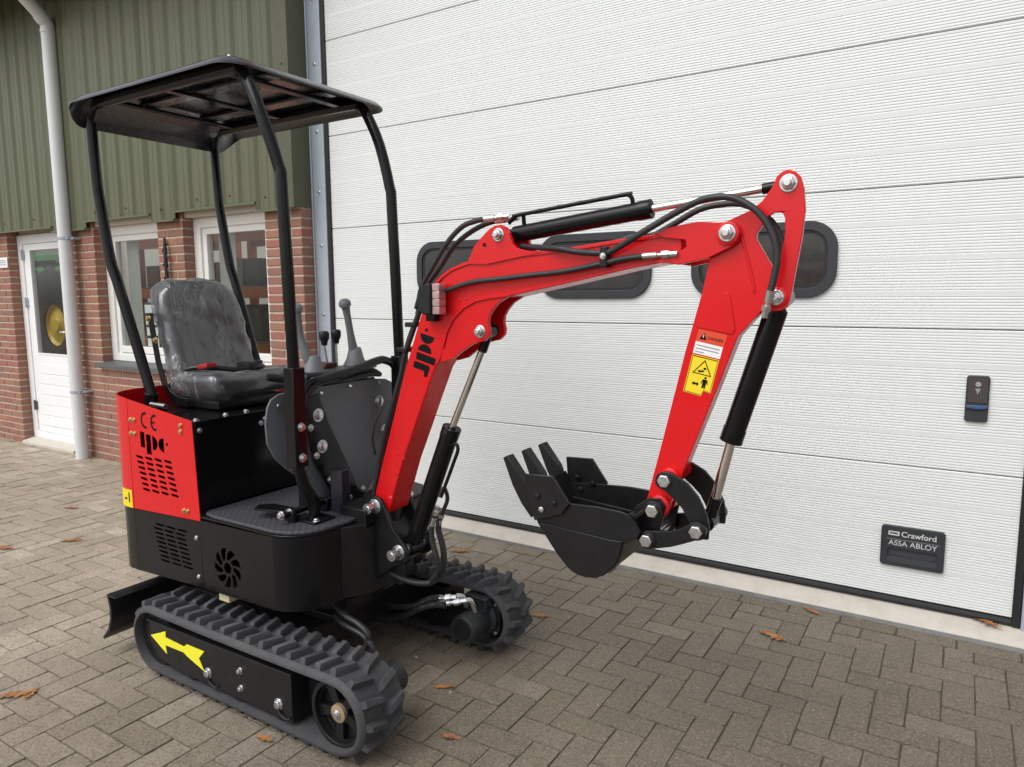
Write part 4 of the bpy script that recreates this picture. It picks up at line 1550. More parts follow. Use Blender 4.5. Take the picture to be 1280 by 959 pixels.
for x, z in ((-2.487, 0.962), (-2.490, 0.938), (-2.500, 0.627), (-2.476, 0.628)):
    bolt(hood, (x, YN - 0.001, z), (0, -1, 0), 0.0075, 0.007, goldz)
for x, z in ((-2.432, 0.530), (-2.432, 0.375)):
    bolt(lowc, (x, YN, z), (0, -1, 0), 0.007, 0.006, zinc)
# CE mark
m = MB()


def arc_band(cx, cz, r0, r1, a0, a1, n=14):
    o_ = [(cx + r1 * cos(a0 + (a1 - a0) * i / n), cz + 1.1 * r1 * sin(a0 + (a1 - a0) * i / n)) for i in range(n + 1)]
    return o_ + [(cx + r0 * cos(a0 + (a1 - a0) * i / n), cz + 1.1 * r0 * sin(a0 + (a1 - a0) * i / n)) for i in range(n, -1, -1)]


m.prism(arc_band(-2.722, 0.961, 0.0215, 0.0305, radians(75), radians(285)), YN - 0.0008, YN + 0.001, 'xz')
m.prism(arc_band(-2.656, 0.957, 0.0215, 0.0305, radians(75), radians(285)), YN - 0.0008, YN + 0.001, 'xz')
m.box(-2.682, -2.660, YN - 0.0008, YN + 0.001, 0.953, 0.961)
build("ce_mark", m, stickerblk, hood, smooth=False)
m = MB()
m.strip([(-2.852, YN - 0.0008), (-2.90, YN - 0.0008), (-2.934, -1.9634)], 0.583, 0.658, 0.0007)
lb = build("yellow_label", m, yellow2, hood, smooth=False)
build("lettering", text_mb("-1", 0.036, (-2.905, YN - 0.0016, 0.606), (1, 0, 0), (0, 0, 1), (0, -1, 0), bold=0.03), stickerblk, hood)
# seat box
m = MB()
m.box(-2.424, -2.418, YN + 0.012, YF - 0.012, ZS1 + 0.023, 0.972)
sb = build("seat_box", m, black, ex, bevel=0.001)
m = MB()
m.prism([(-2.99, -1.90), (-2.93, YN + 0.008), (-2.412, YN + 0.004), (-2.412, YF - 0.004), (-2.93, YF - 0.008), (-2.99, -1.26)], 0.973, 0.981, 'xy')
build("box_top", m, black, sb, bevel=0.002)
for x, y in ((-2.435, -1.94), (-2.45, -1.80), (-2.455, -1.70)):
    bolt(sb, (x, y, 0.981), (0, 0, 1), 0.009, 0.008, zinc)
for y, z in ((-1.94, 0.945), (-1.66, 0.93), (-1.64, 0.945)):
    bolt(sb, (-2.4175, y, z), (1, 0, 0), 0.008, 0.007, zinc)

# ---------------------------------------------------------------- seat
def offset_strip(pts, w):
    out = []
    n = len(pts)
    for i in range(n):
        a, b_ = Vector(pts[max(i - 1, 0)]), Vector(pts[min(i + 1, n - 1)])
        d = (b_ - a).normalized()
        p = Vector(pts[i]) + Vector((-d.y, d.x)) * w
        out.append((p.x, p.y))
    return list(pts) + out[::-1]


v, f = roundbox(0.050, 0.192, 0.235, 0.046, 14)


def warp_back(x, y, z, gr=0.0):
    t = (z + 0.235) / 0.47
    s_ = max(0.0, (t - 0.76) / 0.24)
    yy = y * (1.0 - 0.06 * t * t - 0.10 * s_ ** 2.5)
    dz = -0.030 * s_ ** 2 * (abs(y) / 0.19) ** 4
    xx = x + 0.020 * (y / 0.19) ** 2 * (1 if x > 0 else 0) - 0.012 * cos(pi * (t - 0.45)) * (1 if x > 0 else 0)
    return (-2.775 - 0.165 * t + xx, -1.595 + yy, 1.055 + 0.462 * t + dz)


m = MB().add([warp_back(*p) for p in v], f)
seat = build("seat", MB().add([(-2.70 + x, -1.595 + y, 1.006 + z) for x, y, z in roundbox(0.16, 0.17, 0.022, 0.012, 4)[0]], roundbox(0.16, 0.17, 0.022, 0.012, 4)[1]), plasticblk, ex, label="black seat wrapped in clear plastic film")
build("backrest", m, seatm, seat)
v2, f2 = roundbox(0.150, 0.195, 0.042, 0.038, 14)


def warp_cush(x, y, z):
    top = 1 if z > 0 else 0
    return (-2.665 + x, -1.595 + y, 1.074 + z + top * (0.016 * (y / 0.19) ** 2 + 0.014 * (x / 0.18) ** 2 - 0.008) + 0.02 * (x + 0.185))


build("seat_cushion", MB().add([warp_cush(*p) for p in v2], f2), seatm, seat)
# seams on the backrest
for dy in (-0.10, 0.095):
    m = MB()
    m.tube([Vector(warp_back(0.051, dy, z)) for z in (-0.16, -0.05, 0.08, 0.185)], 0.003, 6, 4)
    build("seam", m, plasticblk, seat)


# clear film: loose, wrinkled shell over backrest and cushion
def wrinkle(p, k):
    import mathutils.noise as mn
    q = Vector(p)
    a = mn.noise(Vector((q.x * 9, q.y * 14 + q.z * 6, q.z * 5 + k)))
    b = abs(mn.noise(Vector((q.x * 5 + 3, (q.y * 0.8 + q.z) * 11, (q.y - q.z) * 5 + k))))
    return 0.005 + 0.009 * a + 0.022 * (0.32 - b)


def film(name, vs, fs, wf, c, k):
    P = [Vector(wf(*p)) for p in vs]
    me = mesh_of("tmp", [tuple(p) for p in P], fs, False)
    nor = [vv.normal.copy() for vv in me.vertices]
    bpy.data.meshes.remove(me)
    out = [p + n_ * max(0.0012, wrinkle(p, k)) for p, n_ in zip(P, nor)]
    b_ = MB().add(out, fs)
    return build(name, b_, filmm, seat)


vf, ff = roundbox(0.054, 0.196, 0.238, 0.046, 34)
film("plastic_film", vf, ff, warp_back, None, 1.0)
vf, ff = roundbox(0.156, 0.202, 0.046, 0.040, 34)
film("plastic_film", vf, ff, warp_cush, None, 4.0)
# loose sheet hanging over the cushion edges
m = MB()
m.prism(offset_strip([(-2.940, 1.375), (-2.922, 1.28), (-2.900, 1.17), (-2.872, 1.09), (-2.835, 1.03), (-2.77, 0.998), (-2.69, 0.994)], 0.036), -1.803, -1.797, 'xz')
build("backrest_bracket", m, black, seat, bevel=0.002)
for x, z in ((-2.925, 1.355), (-2.885, 1.265)):
    bolt(seat, (x, -1.803, z), (0, -1, 0), 0.010, 0.012, goldz)
m = MB()
m.tube([(-2.83, -1.79, 1.07), (-2.74, -1.76, 1.145), (-2.66, -1.70, 1.150), (-2.60, -1.60, 1.135), (-2.62, -1.48, 1.14), (-2.74, -1.40, 1.13)], 0.011, 8, 4)
build("seat_belt", m, plasticblk, seat)
m = MB()
v, f = roundbox(0.035, 0.024, 0.011, 0.006, 3)
m.add([(x - 2.66, y - 1.725, z + 1.160 + x * 0.15) for x, y, z in v], f)
build("belt_buckle", m, belt_red, seat)
m = MB()
m.add([(x * 1.2 - 2.60, y - 1.57, z * 1.6 + 1.150) for x, y, z in v], f)
build("belt_tongue", m, plasticblk, seat)
m = MB()
v, f = roundbox(0.05, 0.035, 0.012, 0.008, 4)
m.add([(x - 2.82, y - 1.385, z + 1.14) for x, y, z in v], f)
build("belt_reel", m, plasticblk, seat)

# ---------------------------------------------------------------- canopy
def hoop(yb, ym, yt, dx):
    P = [(-1.975 + dx, yb, 0.634), (-1.965 + dx, yb, 0.70), (-1.965 + dx, ym, 0.83), (-1.970 + dx, ym, 1.18), (-1.990 + dx, ym, 1.80), (-1.998 + dx, ym, 1.88), (-2.045 + dx, yt, 2.05), (-2.108 + dx, yt, 2.175), (-2.150 + dx, yt, 2.218), (-2.22 + dx, yt, 2.232), (-2.95, yt, 2.232), (-3.06, yt, 2.228), (-3.095, yt, 2.205), (-3.108, yt, 2.155), (-3.098, yt, 1.93), (-3.085, yt, 1.84), (-3.038, yt, 1.60), (-3.0, yt + (ym - yt) * 0.2, 1.50), (-2.86, ym, 1.08), (-2.845, ym, 1.035)]
    return P


for yb, ym, yt, lab in ((-1.80, -1.862, -1.885, "black canopy hoop on the camera side"), (-1.36, -1.305, -1.305, "black canopy hoop on the garage side")):
    m = MB()
    m.tube(hoop(yb, ym, yt, 0.0), 0.0215, 14, 3)
    hp2 = build("canopy_frame", m, black, ex, label=lab)
    m = MB()
    m.box(-2.90, -2.79, ym - 0.03, ym + 0.03, 0.982, 0.994)
    m.cyl((-2.86, ym, 0.99), (-2.845, ym, 1.05), 0.026, n=14)
    build("post_foot", m, black, hp2, bevel=0.002)
    m = MB()
    m.cyl((-2.83, ym - 0.012, 1.005), (-2.73, ym - 0.012, 1.003), 0.011, n=12)
    build("foot_bolt", m, zinc, hp2)
    m = MB()
    m.box(-1.993, -1.943, ym - 0.030, ym + 0.026, 0.845, 1.20)
    build("post_sleeve", m, black, hp2, bevel=0.004)
    m = MB()
    m.box(-2.04, -1.91, yb - 0.05, yb + 0.05, 0.635, 0.643)
    build("post_foot", m, black, hp2, bevel=0.002)
    for z in (0.99, 0.88):
        bolt(hp2, (-1.942, ym - 0.003, z), (1, 0, 0), 0.012, 0.012)
    for dx_, dy_ in ((0.05, -0.03), (-0.045, 0.03)):
        bolt(hp2, (-1.975 + dx_, yb + dy_, 0.643), (0, 0, 1), 0.010, 0.010, zinc)
# roof shell
RX0, RX1, RY0, RY1 = -3.140, -2.085, -1.985, -1.185
rc = 0.085
per = []
for cx_, cy_, a0_ in ((RX1 - rc, RY1 - rc, 0), (RX0 + rc, RY1 - rc, pi / 2), (RX0 + rc, RY0 + rc, pi), (RX1 - rc, RY0 + rc, 1.5 * pi)):
    for q in range(9):
        a = a0_ + pi / 2 * q / 8
        per.append((cx_ + rc * cos(a), cy_ + rc * sin(a), cos(a), sin(a)))
    nxt = {0: (RX0 + rc, RY1, 0, 1), 1: (RX0, RY0 + rc, -1, 0), 2: (RX1 - rc, RY0, 0, -1), 3: (RX1, RY1 - rc, 1, 0)}[int(round(a0_ / (pi / 2)))]
    p0 = per[-1]
    for q in range(1, 14):
        t = q / 14
        per.append((p0[0] + (nxt[0] - p0[0]) * t, p0[1] + (nxt[1] - p0[1]) * t, nxt[2], nxt[3]))
rings = [0.0, 0.012, 0.028, 0.045, 0.062, 0.08, 0.11, 0.15, 0.2, 0.26, 0.33, 0.4]
np_ = len(per)
vs, fs = [], []
XM = (RX0 + RX1) / 2


def roof_h(d, nx_, ny_):
    wr, wf = max(0.0, -nx_) ** 2, max(0.0, nx_) ** 2
    ws = ny_ * ny_
    drop = ws * 0.028 * max(0, 1 - d / 0.075) ** 2.0 + wr * 0.100 * max(0, 1 - d / 0.17) ** 1.8 + wf * 0.030 * max(0, 1 - d / 0.08) ** 2.0
    lip = 0.006 * max(0, 1 - d / 0.016)
    crown = 0.010 * min(1, d / 0.3)
    groove = -0.005 * max(0, 1 - abs(d - 0.12) / 0.02)
    return 2.258 - drop - lip + crown + groove


for layer, t in ((0, 0.0), (1, -0.007)):
    for d in rings:
        for x, y, nx_, ny_ in per:
            # move inwards along the plan normal, never past the centre line
            dd = min(d, 0.395)
            px = x - nx_ * dd
            py = y - ny_ * dd
            k = d / 0.4
            cxm = max(RX0 + 0.4, min(RX1 - 0.4, x))
            cym = (RY0 + RY1) / 2
            px = (1 - k * k) * px + k * k * cxm
            py = (1 - k * k) * py + k * k * cym
            vs.append((px, py, roof_h(d, nx_, ny_) + t))
M_ = len(rings) * np_
for r_ in range(len(rings) - 1):
    for q in range(np_):
        a, b = r_ * np_ + q, r_ * np_ + (q + 1) % np_
        fs.append((a, b, b + np_, a + np_))
        fs.append((M_ + a, M_ + a + np_, M_ + b + np_, M_ + b))
for q in range(np_):
    a, b = q, (q + 1) % np_
    fs.append((a, M_ + a, M_ + b, b))
roofm = mat("glossy_roof_plastic", (0.020, 0.021, 0.027), 0.26, coat=0.35, var=0.1, dust=0.06, dustcol=(0.1, 0.1, 0.1), rough_var=0.06)
roof = build("canopy_roof", MB().add(vs, fs), roofm, ex, label="black moulded canopy roof")
for y in (-1.72, -1.44):
    m = MB()
    m.box(-2.98, -2.17, y - 0.03, y + 0.03, 2.238, 2.252)
    build("roof_rib", m, roofm, roof, bevel=0.004)
for x in (-2.95, -2.62, -2.25):
    m = MB()
    m.box(x - 0.018, x + 0.018, -1.885, -1.305, 2.224, 2.237)
    build("cross_bar", m, black, roof, bevel=0.003)
for x, y in ((-2.93, -1.885), (-2.20, -1.885), (-2.93, -1.305), (-2.20, -1.305)):
    bolt(roof, (x, y, 2.266), (0, 0, 1), 0.008, 0.009, zinc)

# ---------------------------------------------------------------- control console, shield and levers
sh = [(-1.922, 1.06), (-1.934, 1.004), (-1.93, 0.93), (-1.899, 0.87), (-1.855, 0.825), (-1.777, 0.767), (-1.72, 0.70), (-1.69, 0.648)]
sh = sh + [(-1.44, 0.648), (-1.37, 0.71), (-1.315, 0.80), (-1.285, 0.89), (-1.268, 0.96), (-1.262, 1.004), (-1.264, 1.05)]
sh += [(-1.275, 1.082), (-1.31, 1.098), (-1.375, 1.106), (-1.60, 1.104), (-1.80, 1.104), (-1.87, 1.10), (-1.905, 1.085)]
m = MB()
m.prism(sh, -2.052, -2.044, 'yz')
shield = build("front_shield", m, slate, ex, bevel=0.002, label="slate grey front shield with round bolts")
BRK = [(-1.767, 1.069), (-1.708, 1.085), (-1.658, 0.962), (-1.549, 0.751), (-1.509, 0.665), (-1.42, 0.640), (-1.42, 0.634), (-1.66, 0.634), (-1.66, 0.70), (-1.734, 0.822), (-1.762, 0.948)]
m = MB()
m.prism(BRK, -2.030, -2.022, 'yz')
brk = build("shield_bracket", m, black, ex, bevel=0.002)
for y, z in ((-1.713, 1.004), (-1.699, 0.882)):
    bolt(brk, (-2.0215, y, z), (1, 0, 0), 0.019, 0.010)
for y, z in ((-1.357, 1.009), (-1.327, 0.882)):
    bolt(shield, (-2.043, y, z), (1, 0, 0), 0.019, 0.010)
for y, z in ((-1.676, 1.082), (-1.524, 1.092), (-1.358, 1.088), (-1.88, 1.06)):
    bolt(shield, (-2.043, y, z), (1, 0, 0), 0.007, 0.008, zinc, False)
for y, z in ((-1.752, 0.962), (-1.728, 0.852), (-1.666, 0.745), (-1.615, 0.680), (-1.565, 0.650), (-1.49, 0.668)):
    bolt(brk, (-2.0215, y, z), (1, 0, 0), 0.010, 0.009, zinc)
m = MB()
m.box(-2.12, -2.053, -1.74, -1.44, 0.635, 1.05)
m.box(-2.22, -2.056, -1.70, -1.36, 1.04, 1.112)
con = build("control_console", m, black, ex, bevel=0.006)
m = MB()
m.box(-1.985, -1.925, -1.70, -1.655, 0.636, 0.80)
build("support_post", m, mat("blue_black_post", (0.018, 0.018, 0.028), 0.35, coat=0.2), con, bevel=0.003)
v, f = roundbox(0.075, 0.185, 0.020, 0.015, 6)
m = MB().add([(x - 2.14, y - 1.535, z + 1.137) for x, y, z in v], f)
build("console_cover", m, plasticblk, con)


def joystick(P, label):
    j = MB()
    j.tube(P, lambda t: 0.0245 - 0.010 * min(1, t * 2.2) + 0.012 * max(0, (t - 0.62) / 0.38) ** 2 * 0.9, 14, 6)
    k = build("joystick", j, greyplastic, ex, label=label)
    p = Vector(P[-1])
    d = (Vector(P[-1]) - Vector(P[-2])).normalized()
    m_ = MB()
    m_.lathe(p - d * 0.012, d, [(0, 0.0235), (0.010, 0.0255), (0.022, 0.023), (0.030, 0.015), (0.032, 0.004)], 16)
    build("grip_knob", m_, greyplastic, k)
    b0 = Vector(P[0])
    m_ = MB()
    m_.lathe(b0 - Vector((0, 0, 0.035)), (0, 0, 1), [(0, 0.050), (0.006, 0.050), (0.03, 0.037), (0.07, 0.027), (0.078, 0.022)], 20)
    build("lever_boot", m_, greyplastic, k)
    m_ = MB()
    m_.box(b0.x - 0.06, b0.x + 0.06, b0.y - 0.065, b0.y + 0.065, b0.z - 0.045, b0.z - 0.034)
    build("boot_flange", m_, greyplastic, k, bevel=0.002)


joystick([(-2.150, -1.378, 1.19), (-2.150, -1.39, 1.235), (-2.150, -1.405, 1.31), (-2.150, -1.420, 1.385), (-2.150, -1.428, 1.415)], "grey joystick on the garage side of the console")
joystick([(-2.120, -1.635, 1.175), (-2.135, -1.655, 1.22), (-2.150, -1.668, 1.295), (-2.150, -1.678, 1.37), (-2.150, -1.682, 1.40)], "grey joystick half hidden by the front post")
for (y, z), (y1, z1) in (((-1.506, 1.278), (-1.484, 1.15)), ((-1.435, 1.282), (-1.435, 1.15))):
    m = MB()
    m.cyl((-2.2, y1, z1), (-2.2, y, z), 0.0045, n=8)
    st = build("travel_lever", m, zinc, ex)
    m = MB()
    m.lathe((-2.2, y + (y1 - y) * 0.25, z - 0.032), (0, 0, 1), [(0, 0.011), (0.015, 0.014), (0.03, 0.0205), (0.05, 0.0215), (0.058, 0.016), (0.06, 0.004)], 14)
    build("lever_knob", m, plasticblk, st)
m = MB()
m.box(-2.235, -2.165, -1.53, -1.47, 1.158, 1.176)
build("lever_base", m, mat("brown_lever_base", (0.07, 0.022, 0.018), 0.5), con, bevel=0.003)
m = MB()
m.tube([(-2.13, -1.66, 1.10), (-2.16, -1.70, 1.122), (-2.19, -1.745, 1.135)], 0.006, 8, 3)
lv = build("blade_lever", m, plasticblk, ex)
m = MB()
m.tube([(-2.175, -1.715, 1.128), (-2.195, -1.75, 1.137), (-2.21, -1.785, 1.143)], lambda t: 0.012 + 0.004 * sin(pi * t), 12, 3)
build("lever_grip", m, plasticblk, lv)
m = MB()
m.tube([(-1.985, -1.835, 1.04), (-1.985, -1.825, 1.085), (-1.98, -1.80, 1.118), (-1.98, -1.745, 1.140), (-1.98, -1.571, 1.162), (-1.98, -1.43, 1.187), (-1.98, -1.385, 1.186), (-1.98, -1.335, 1.165), (-1.98, -1.308, 1.12), (-1.98, -1.303, 1.03)], 0.0165, 12, 4)
build("guard_rail", m, black, ex, label="bent black guard rail above the shield")
for k, off in enumerate((0.0, 0.022)):
    m = MB()
    m.tube([(-2.01 - off, -1.80, 1.00), (-2.01 - off, -1.795, 1.06 + off), (-2.00 - off, -1.76, 1.105 + off * .6), (-2.01 - off, -1.70, 1.125), (-2.03, -1.55, 1.140 - off), (-2.04, -1.42, 1.150 - off), (-2.05, -1.34, 1.12)], 0.011, 10, 4)
    build("console_hose", m, hosem, ex)
# pedals
m = MB()
m.prism([(-2.20, -1.86), (-2.17, -1.905), (-2.06, -1.875), (-2.02, -1.85), (-2.05, -1.815), (-2.16, -1.82)], 0.664, 0.670, 'xy')
pe = build("foot_pedal", m, black, ex, bevel=0.001)
m = MB()
m.cyl((-2.02, -1.90, 0.665), (-2.02, -1.68, 0.672), 0.013, n=12)
m.box(-2.045, -1.995, -1.87, -1.855, 0.635, 0.682)
m.box(-2.045, -1.995, -1.71, -1.695, 0.635, 0.682)
build("pedal_shaft", m, black, pe, bevel=0.002)
for y in (-1.905, -1.868):
    bolt(pe, (-2.02, y, 0.668), (0, -1, 0), 0.012, 0.012)

# ---------------------------------------------------------------- swing bracket
m = MB()
m.cyl((-1.83, YC, 0.36), (-1.83, YC, 0.70), 0.075, n=24)
m.box(-1.93, -1.80, YC - 0.13, YC + 0.13, 0.60, 0.67)
m.box(-1.93, -1.80, YC - 0.06, YC + 0.06, 0.36, 0.43)
sw = build("swing_bracket", m, blacksat, ex, bevel=0.004)
SWP = [(-1.90, 0.660), (-1.835, 0.70), (-1.806, 0.712), (-1.775, 0.705), (-1.755, 0.68), (-1.715, 0.60), (-1.665, 0.550), (-1.645, 0.525), (-1.650, 0.49), (-1.675, 0.472), (-1.72, 0.455), (-1.80, 0.39), (-1.88, 0.38), (-1.90, 0.42)]
for y in (-1.660, -1.515):
    m = MB()
    m.prism(SWP, y, y + 0.015, 'xz')
    build("bracket_cheek", m, blacksat, sw, bevel=0.003)
m = MB()
m.prism([(-1.86, 0.66), (-1.80, 0.66), (-1.72, 0.56), (-1.69, 0.47), (-1.80, 0.395), (-1.86, 0.395)], -1.6445, -1.5155, 'xz')
build("bracket_web", m, blacksat, sw)
pinhead(sw, -1.800, -1.660, 0.672, 0.022, 0.030, 0.012)
pinhead(sw, -1.690, -1.660, 0.516, 0.022, 0.030, 0.012)
m = MB()
m.cyl((-1.80, -1.70, 0.672), (-1.80, -1.46, 0.672), 0.02, n=14)
build("pin_shaft", m, zinc, sw)
m = MB()
m.cyl((-1.69, -1.70, 0.516), (-1.69, -1.46, 0.516), 0.02, n=14)
build("pin_shaft", m, zinc, sw)
bolt(sw, (-1.852, -1.72, 0.42), (1, -0.3, 0), 0.006, 0.006)
# mounting blocks on the platform front
m = MB()
m.prism([(-1.87, -1.80), (-1.80, -1.70), (-1.80, -1.46), (-1.87, -1.36), (-1.95, -1.36), (-1.95, -1.80)], 0.345, 0.615, 'xy')
build("swing_mount", m, blacksat, ex, bevel=0.004)

# ---------------------------------------------------------------- boom
BOOM = [(-1.832, 0.672), (-1.822, 0.70), (-1.78, 0.831), (-1.655, 1.193), (-1.59, 1.356), (-1.556, 1.438), (-1.535, 1.468), (-1.512, 1.492), (-1.486, 1.514), (-1.444, 1.537), (-1.394, 1.552), (-1.362, 1.558), (-1.291, 1.565), (-1.15, 1.575), (-1.0, 1.586), (-0.814, 1.606), (-0.70, 1.613), (-0.66, 1.60), (-0.66, 1.545), (-0.716, 1.533), (-0.789, 1.523), (-0.988, 1.485), (-1.20, 1.446), (-1.232, 1.440), (-1.293, 1.434), (-1.348, 1.424), (-1.397, 1.402), (-1.439, 1.365), (-1.465, 1.324), (-1.483, 1.269), (-1.503, 1.225), (-1.526, 1.195), (-1.575, 1.087), (-1.628, 0.966), (-1.683, 0.843), (-1.752, 0.650), (-1.775, 0.642), (-1.80, 0.640), (-1.822, 0.650)]
BY0, BY1 = -1.635, -1.525
m = MB()
m.prism(BOOM, BY0, BY1, 'xz')
boom = build("boom", m, red, ex, bevel=0.004, label="red bent boom with black letters")


def offset_band(pts, w, up):
    out = []
    n = len(pts)
    for i in range(n):
        a, b = Vector(pts[max(i - 1, 0)]), Vector(pts[min(i + 1, n - 1)])
        d = (b - a).normalized()
        nn = Vector((-d.y, d.x)) * up
        p = Vector(pts[i]) + nn * w
        out.append((p.x, p.y))
    return list(pts) + out[::-1]


# raised flanges along the top and the underside
topline = BOOM[6:17]
lowline = BOOM[18:30]
for yy in (BY0 - 0.0045, BY1 + 0.0005):
    m = MB()
    m.prism(offset_band(topline, 0.011, -1), yy, yy + 0.004, 'xz')
    build("top_flange", m, red, boom, bevel=0.0015)
    m = MB()
    m.prism(offset_band(lowline, 0.011, -1), yy, yy + 0.004, 'xz')
    build("lower_flange", m, red, boom, bevel=0.0015)
GUS = [(-1.500, 1.218), (-1.451, 1.231), (-1.409, 1.261), (-1.37, 1.284), (-1.345, 1.291), (-1.318, 1.297), (-1.299, 1.315), (-1.297, 1.335), (-1.303, 1.357), (-1.299, 1.378), (-1.286, 1.398), (-1.263, 1.421), (-1.222, 1.443), (-1.30, 1.452), (-1.40, 1.42), (-1.46, 1.36), (-1.49, 1.29)]
for y in (BY0 + 0.001, BY1 - 0.017):
    m = MB()
    m.prism(GUS, y, y + 0.016, 'xz')
    build("cylinder_gusset", m, red, boom, bevel=0.002)
EAR = [(-1.380, 1.548), (-1.362, 1.575), (-1.350, 1.601), (-1.322, 1.628), (-1.290, 1.654), (-1.268, 1.664), (-1.247, 1.666), (-1.228, 1.657), (-1.216, 1.64), (-1.202, 1.605), (-1.185, 1.590), (-1.150, 1.582), (-1.095, 1.5765), (-1.16, 1.566), (-1.30, 1.545)]
for y in (BY0 - 0.007, BY1 - 0.009):
    m = MB()
    m.plate(ccw(EAR), [circle(-1.307, 1.604, 0.008, 12)], y, y + 0.016, 'xz')
    build("boom_ear", m, red, boom, bevel=0.002)
TIP = [(-0.735, 1.613), (-0.720, 1.616), (-0.702, 1.625), (-0.655, 1.633), (-0.612, 1.638), (-0.56, 1.633), (-0.535, 1.633), (-0.510, 1.622), (-0.500, 1.603), (-0.505, 1.582), (-0.524, 1.567), (-0.582, 1.541), (-0.665, 1.5255), (-0.70, 1.531), (-0.74, 1.534), (-0.700, 1.548), (-0.665, 1.559), (-0.642, 1.574), (-0.646, 1.592), (-0.709, 1.600)]
for y in (BY0 - 0.015, BY1 + 0.003):
    m = MB()
    m.plate(ccw(TIP), [], y, y + 0.012, 'xz')
    build("fork_plate", m, red, boom, bevel=0.002)
pinhead(boom, -1.255, BY0 - 0.007, 1.635, 0.0165, 0.022)
pinhead(boom, -1.334, BY0, 1.328, 0.0165, 0.022)
for y0, y1, x, z in ((BY0, BY1, -1.255, 1.635), (BY0, BY1, -1.334, 1.328), (BY0 - 0.02, BY1 + 0.02, -0.531, 1.603)):
    m = MB()
    m.cyl((x, y0 - 0.01, z), (x, y1 + 0.03, z), 0.016, n=14)
    build("pin_shaft", m, zinc, boom)
m = MB()
m.lathe((-0.531, -1.652, 1.603), (0, -1, 0), [(0, 0.030), (0.006, 0.030), (0.007, 0.027)], 24)
build("pin_boss", m, red, boom)
pinhead(boom, -0.531, -1.659, 1.603, 0.0175, 0.022)
eu, ev = Vector((0.25, 0.968)), Vector((-0.968, 0.25))
mj = MB()
for L in letters(True):
    mj.prism([(-1.545 + eu.x * u * 0.080 + ev.x * v * 0.059 - 0.018, 1.183 + eu.y * u * 0.080 + ev.y * v * 0.059) for u, v in L], BY0 - 0.0008, BY0 + 0.001, 'xz')
build("lettering", mj, stickerblk, boom, smooth=False, label="black brand letters on the boom")
for x, z in ((-1.70, 0.875), (-1.672, 0.865), (-1.712, 0.80), (-1.417, 1.463), (-1.392, 1.465), (-1.412, 1.432), (-1.388, 1.434)):
    m = MB()
    m.lathe((x, BY0, z), (0, -1, 0), [(0, 0.0045), (0.002, 0.004), (0.003, 0.002)], 8)
    build("plug_weld", m, red, boom)
# work light
m = MB()
m.prism([(-1.545, 1.395), (-1.535, 1.478), (-1.49, 1.487), (-1.487, 1.382), (-1.52, 1.384)], -1.70, -1.632, 'xz')
wl = build("work_light", m, plasticblk, ex, bevel=0.005, label="small work light with clear lens on the boom")
m = MB()
m.prism([(-1.4865, 1.383), (-1.4865, 1.486), (-1.462, 1.486), (-1.447, 1.46), (-1.447, 1.405), (-1.462, 1.384)], -1.70, -1.648, 'xz')
build("lens", m, lensm, wl, bevel=0.003)
for q in range(4):
    m = MB()
    z = 1.3965 + q * 0.0255
    m.prism(rrect(-1.4855, -1.456, z - 0.0124, z + 0.0124, 0.003, 3), -1.692, -1.655, 'xz')
    build("reflector", m, reflm, wl, bevel=0.002)
m = MB()
m.box(-1.54, -1.50, -1.66, -1.634, 1.36, 1.40)
build("light_bracket", m, black, wl, bevel=0.002)

# ---------------------------------------------------------------- dipper arm
DIP = [(-0.584, 1.537), (-0.572, 1.60), (-0.560, 1.628), (-0.537, 1.638), (-0.48, 1.661), (-0.453, 1.681), (-0.429, 1.714), (-0.418, 1.741), (-0.404, 1.752), (-0.390, 1.755), (-0.374, 1.749), (-0.361, 1.735), (-0.352, 1.705), (-0.347, 1.653), (-0.352, 1.585), (-0.363, 1.51), (-0.374, 1.43), (-0.380, 1.412), (-0.394, 1.403), (-0.414, 1.400), (-0.442, 1.402), (-0.502, 1.333), (-0.56, 1.170), (-0.616, 1.018), (-0.650, 0.925), (-0.680, 0.843), (-0.684, 0.822), (-0.695, 0.802), (-0.71, 0.796), (-0.73, 0.802), (-0.748, 0.824), (-0.751, 0.845), (-0.743, 0.876), (-0.705, 1.032), (-0.645, 1.287), (-0.602, 1.449)]
DHOLE = [(-0.436, 1.643), (-0.421, 1.651), (-0.408, 1.651), (-0.399, 1.647), (-0.394, 1.634), (-0.393, 1.594), (-0.401, 1.540), (-0.407, 1.515), (-0.417, 1.510), (-0.430, 1.530), (-0.462, 1.584), (-0.464, 1.592), (-0.462, 1.602), (-0.444, 1.628)]
DY0, DY1 = -1.632, -1.574
m = MB()
m.plate(ccw(DIP), [ccw(DHOLE)], DY0, DY0 + 0.018, 'xz')
dip = build("dipper_arm", m, red, ex, bevel=0.002, label="red dipper arm with warning stickers")
CORE = [(-0.58, 1.53), (-0.548, 1.565), (-0.50, 1.50), (-0.47, 1.43), (-0.4445, 1.404), (-0.504, 1.333), (-0.562, 1.170), (-0.618, 1.018), (-0.652, 0.925), (-0.690, 0.845), (-0.742, 0.85), (-0.741, 0.876), (-0.703, 1.032), (-0.643, 1.287), (-0.600, 1.449)]
m = MB()
m.prism(CORE, DY0 + 0.0181, DY1, 'xz')
build("arm_box", m, red, dip, bevel=0.002)
m = MB()
m.prism([(-0.618, 1.362), (-0.545, 1.446), (-0.535, 1.452), (-0.526, 1.447), (-0.509, 1.352), (-0.517, 1.338), (-0.61, 1.354)], DY0 - 0.003, DY0 - 0.0001, 'xz')
build("stiffener_plate", m, red, dip, bevel=0.0015)
m = MB()
m.tube([(-0.500, DY0, 1.592), (-0.469, DY0, 1.482), (-0.464, DY0, 1.45)], 0.0045, 8, 3)
build("weld_seam", m, red, dip)
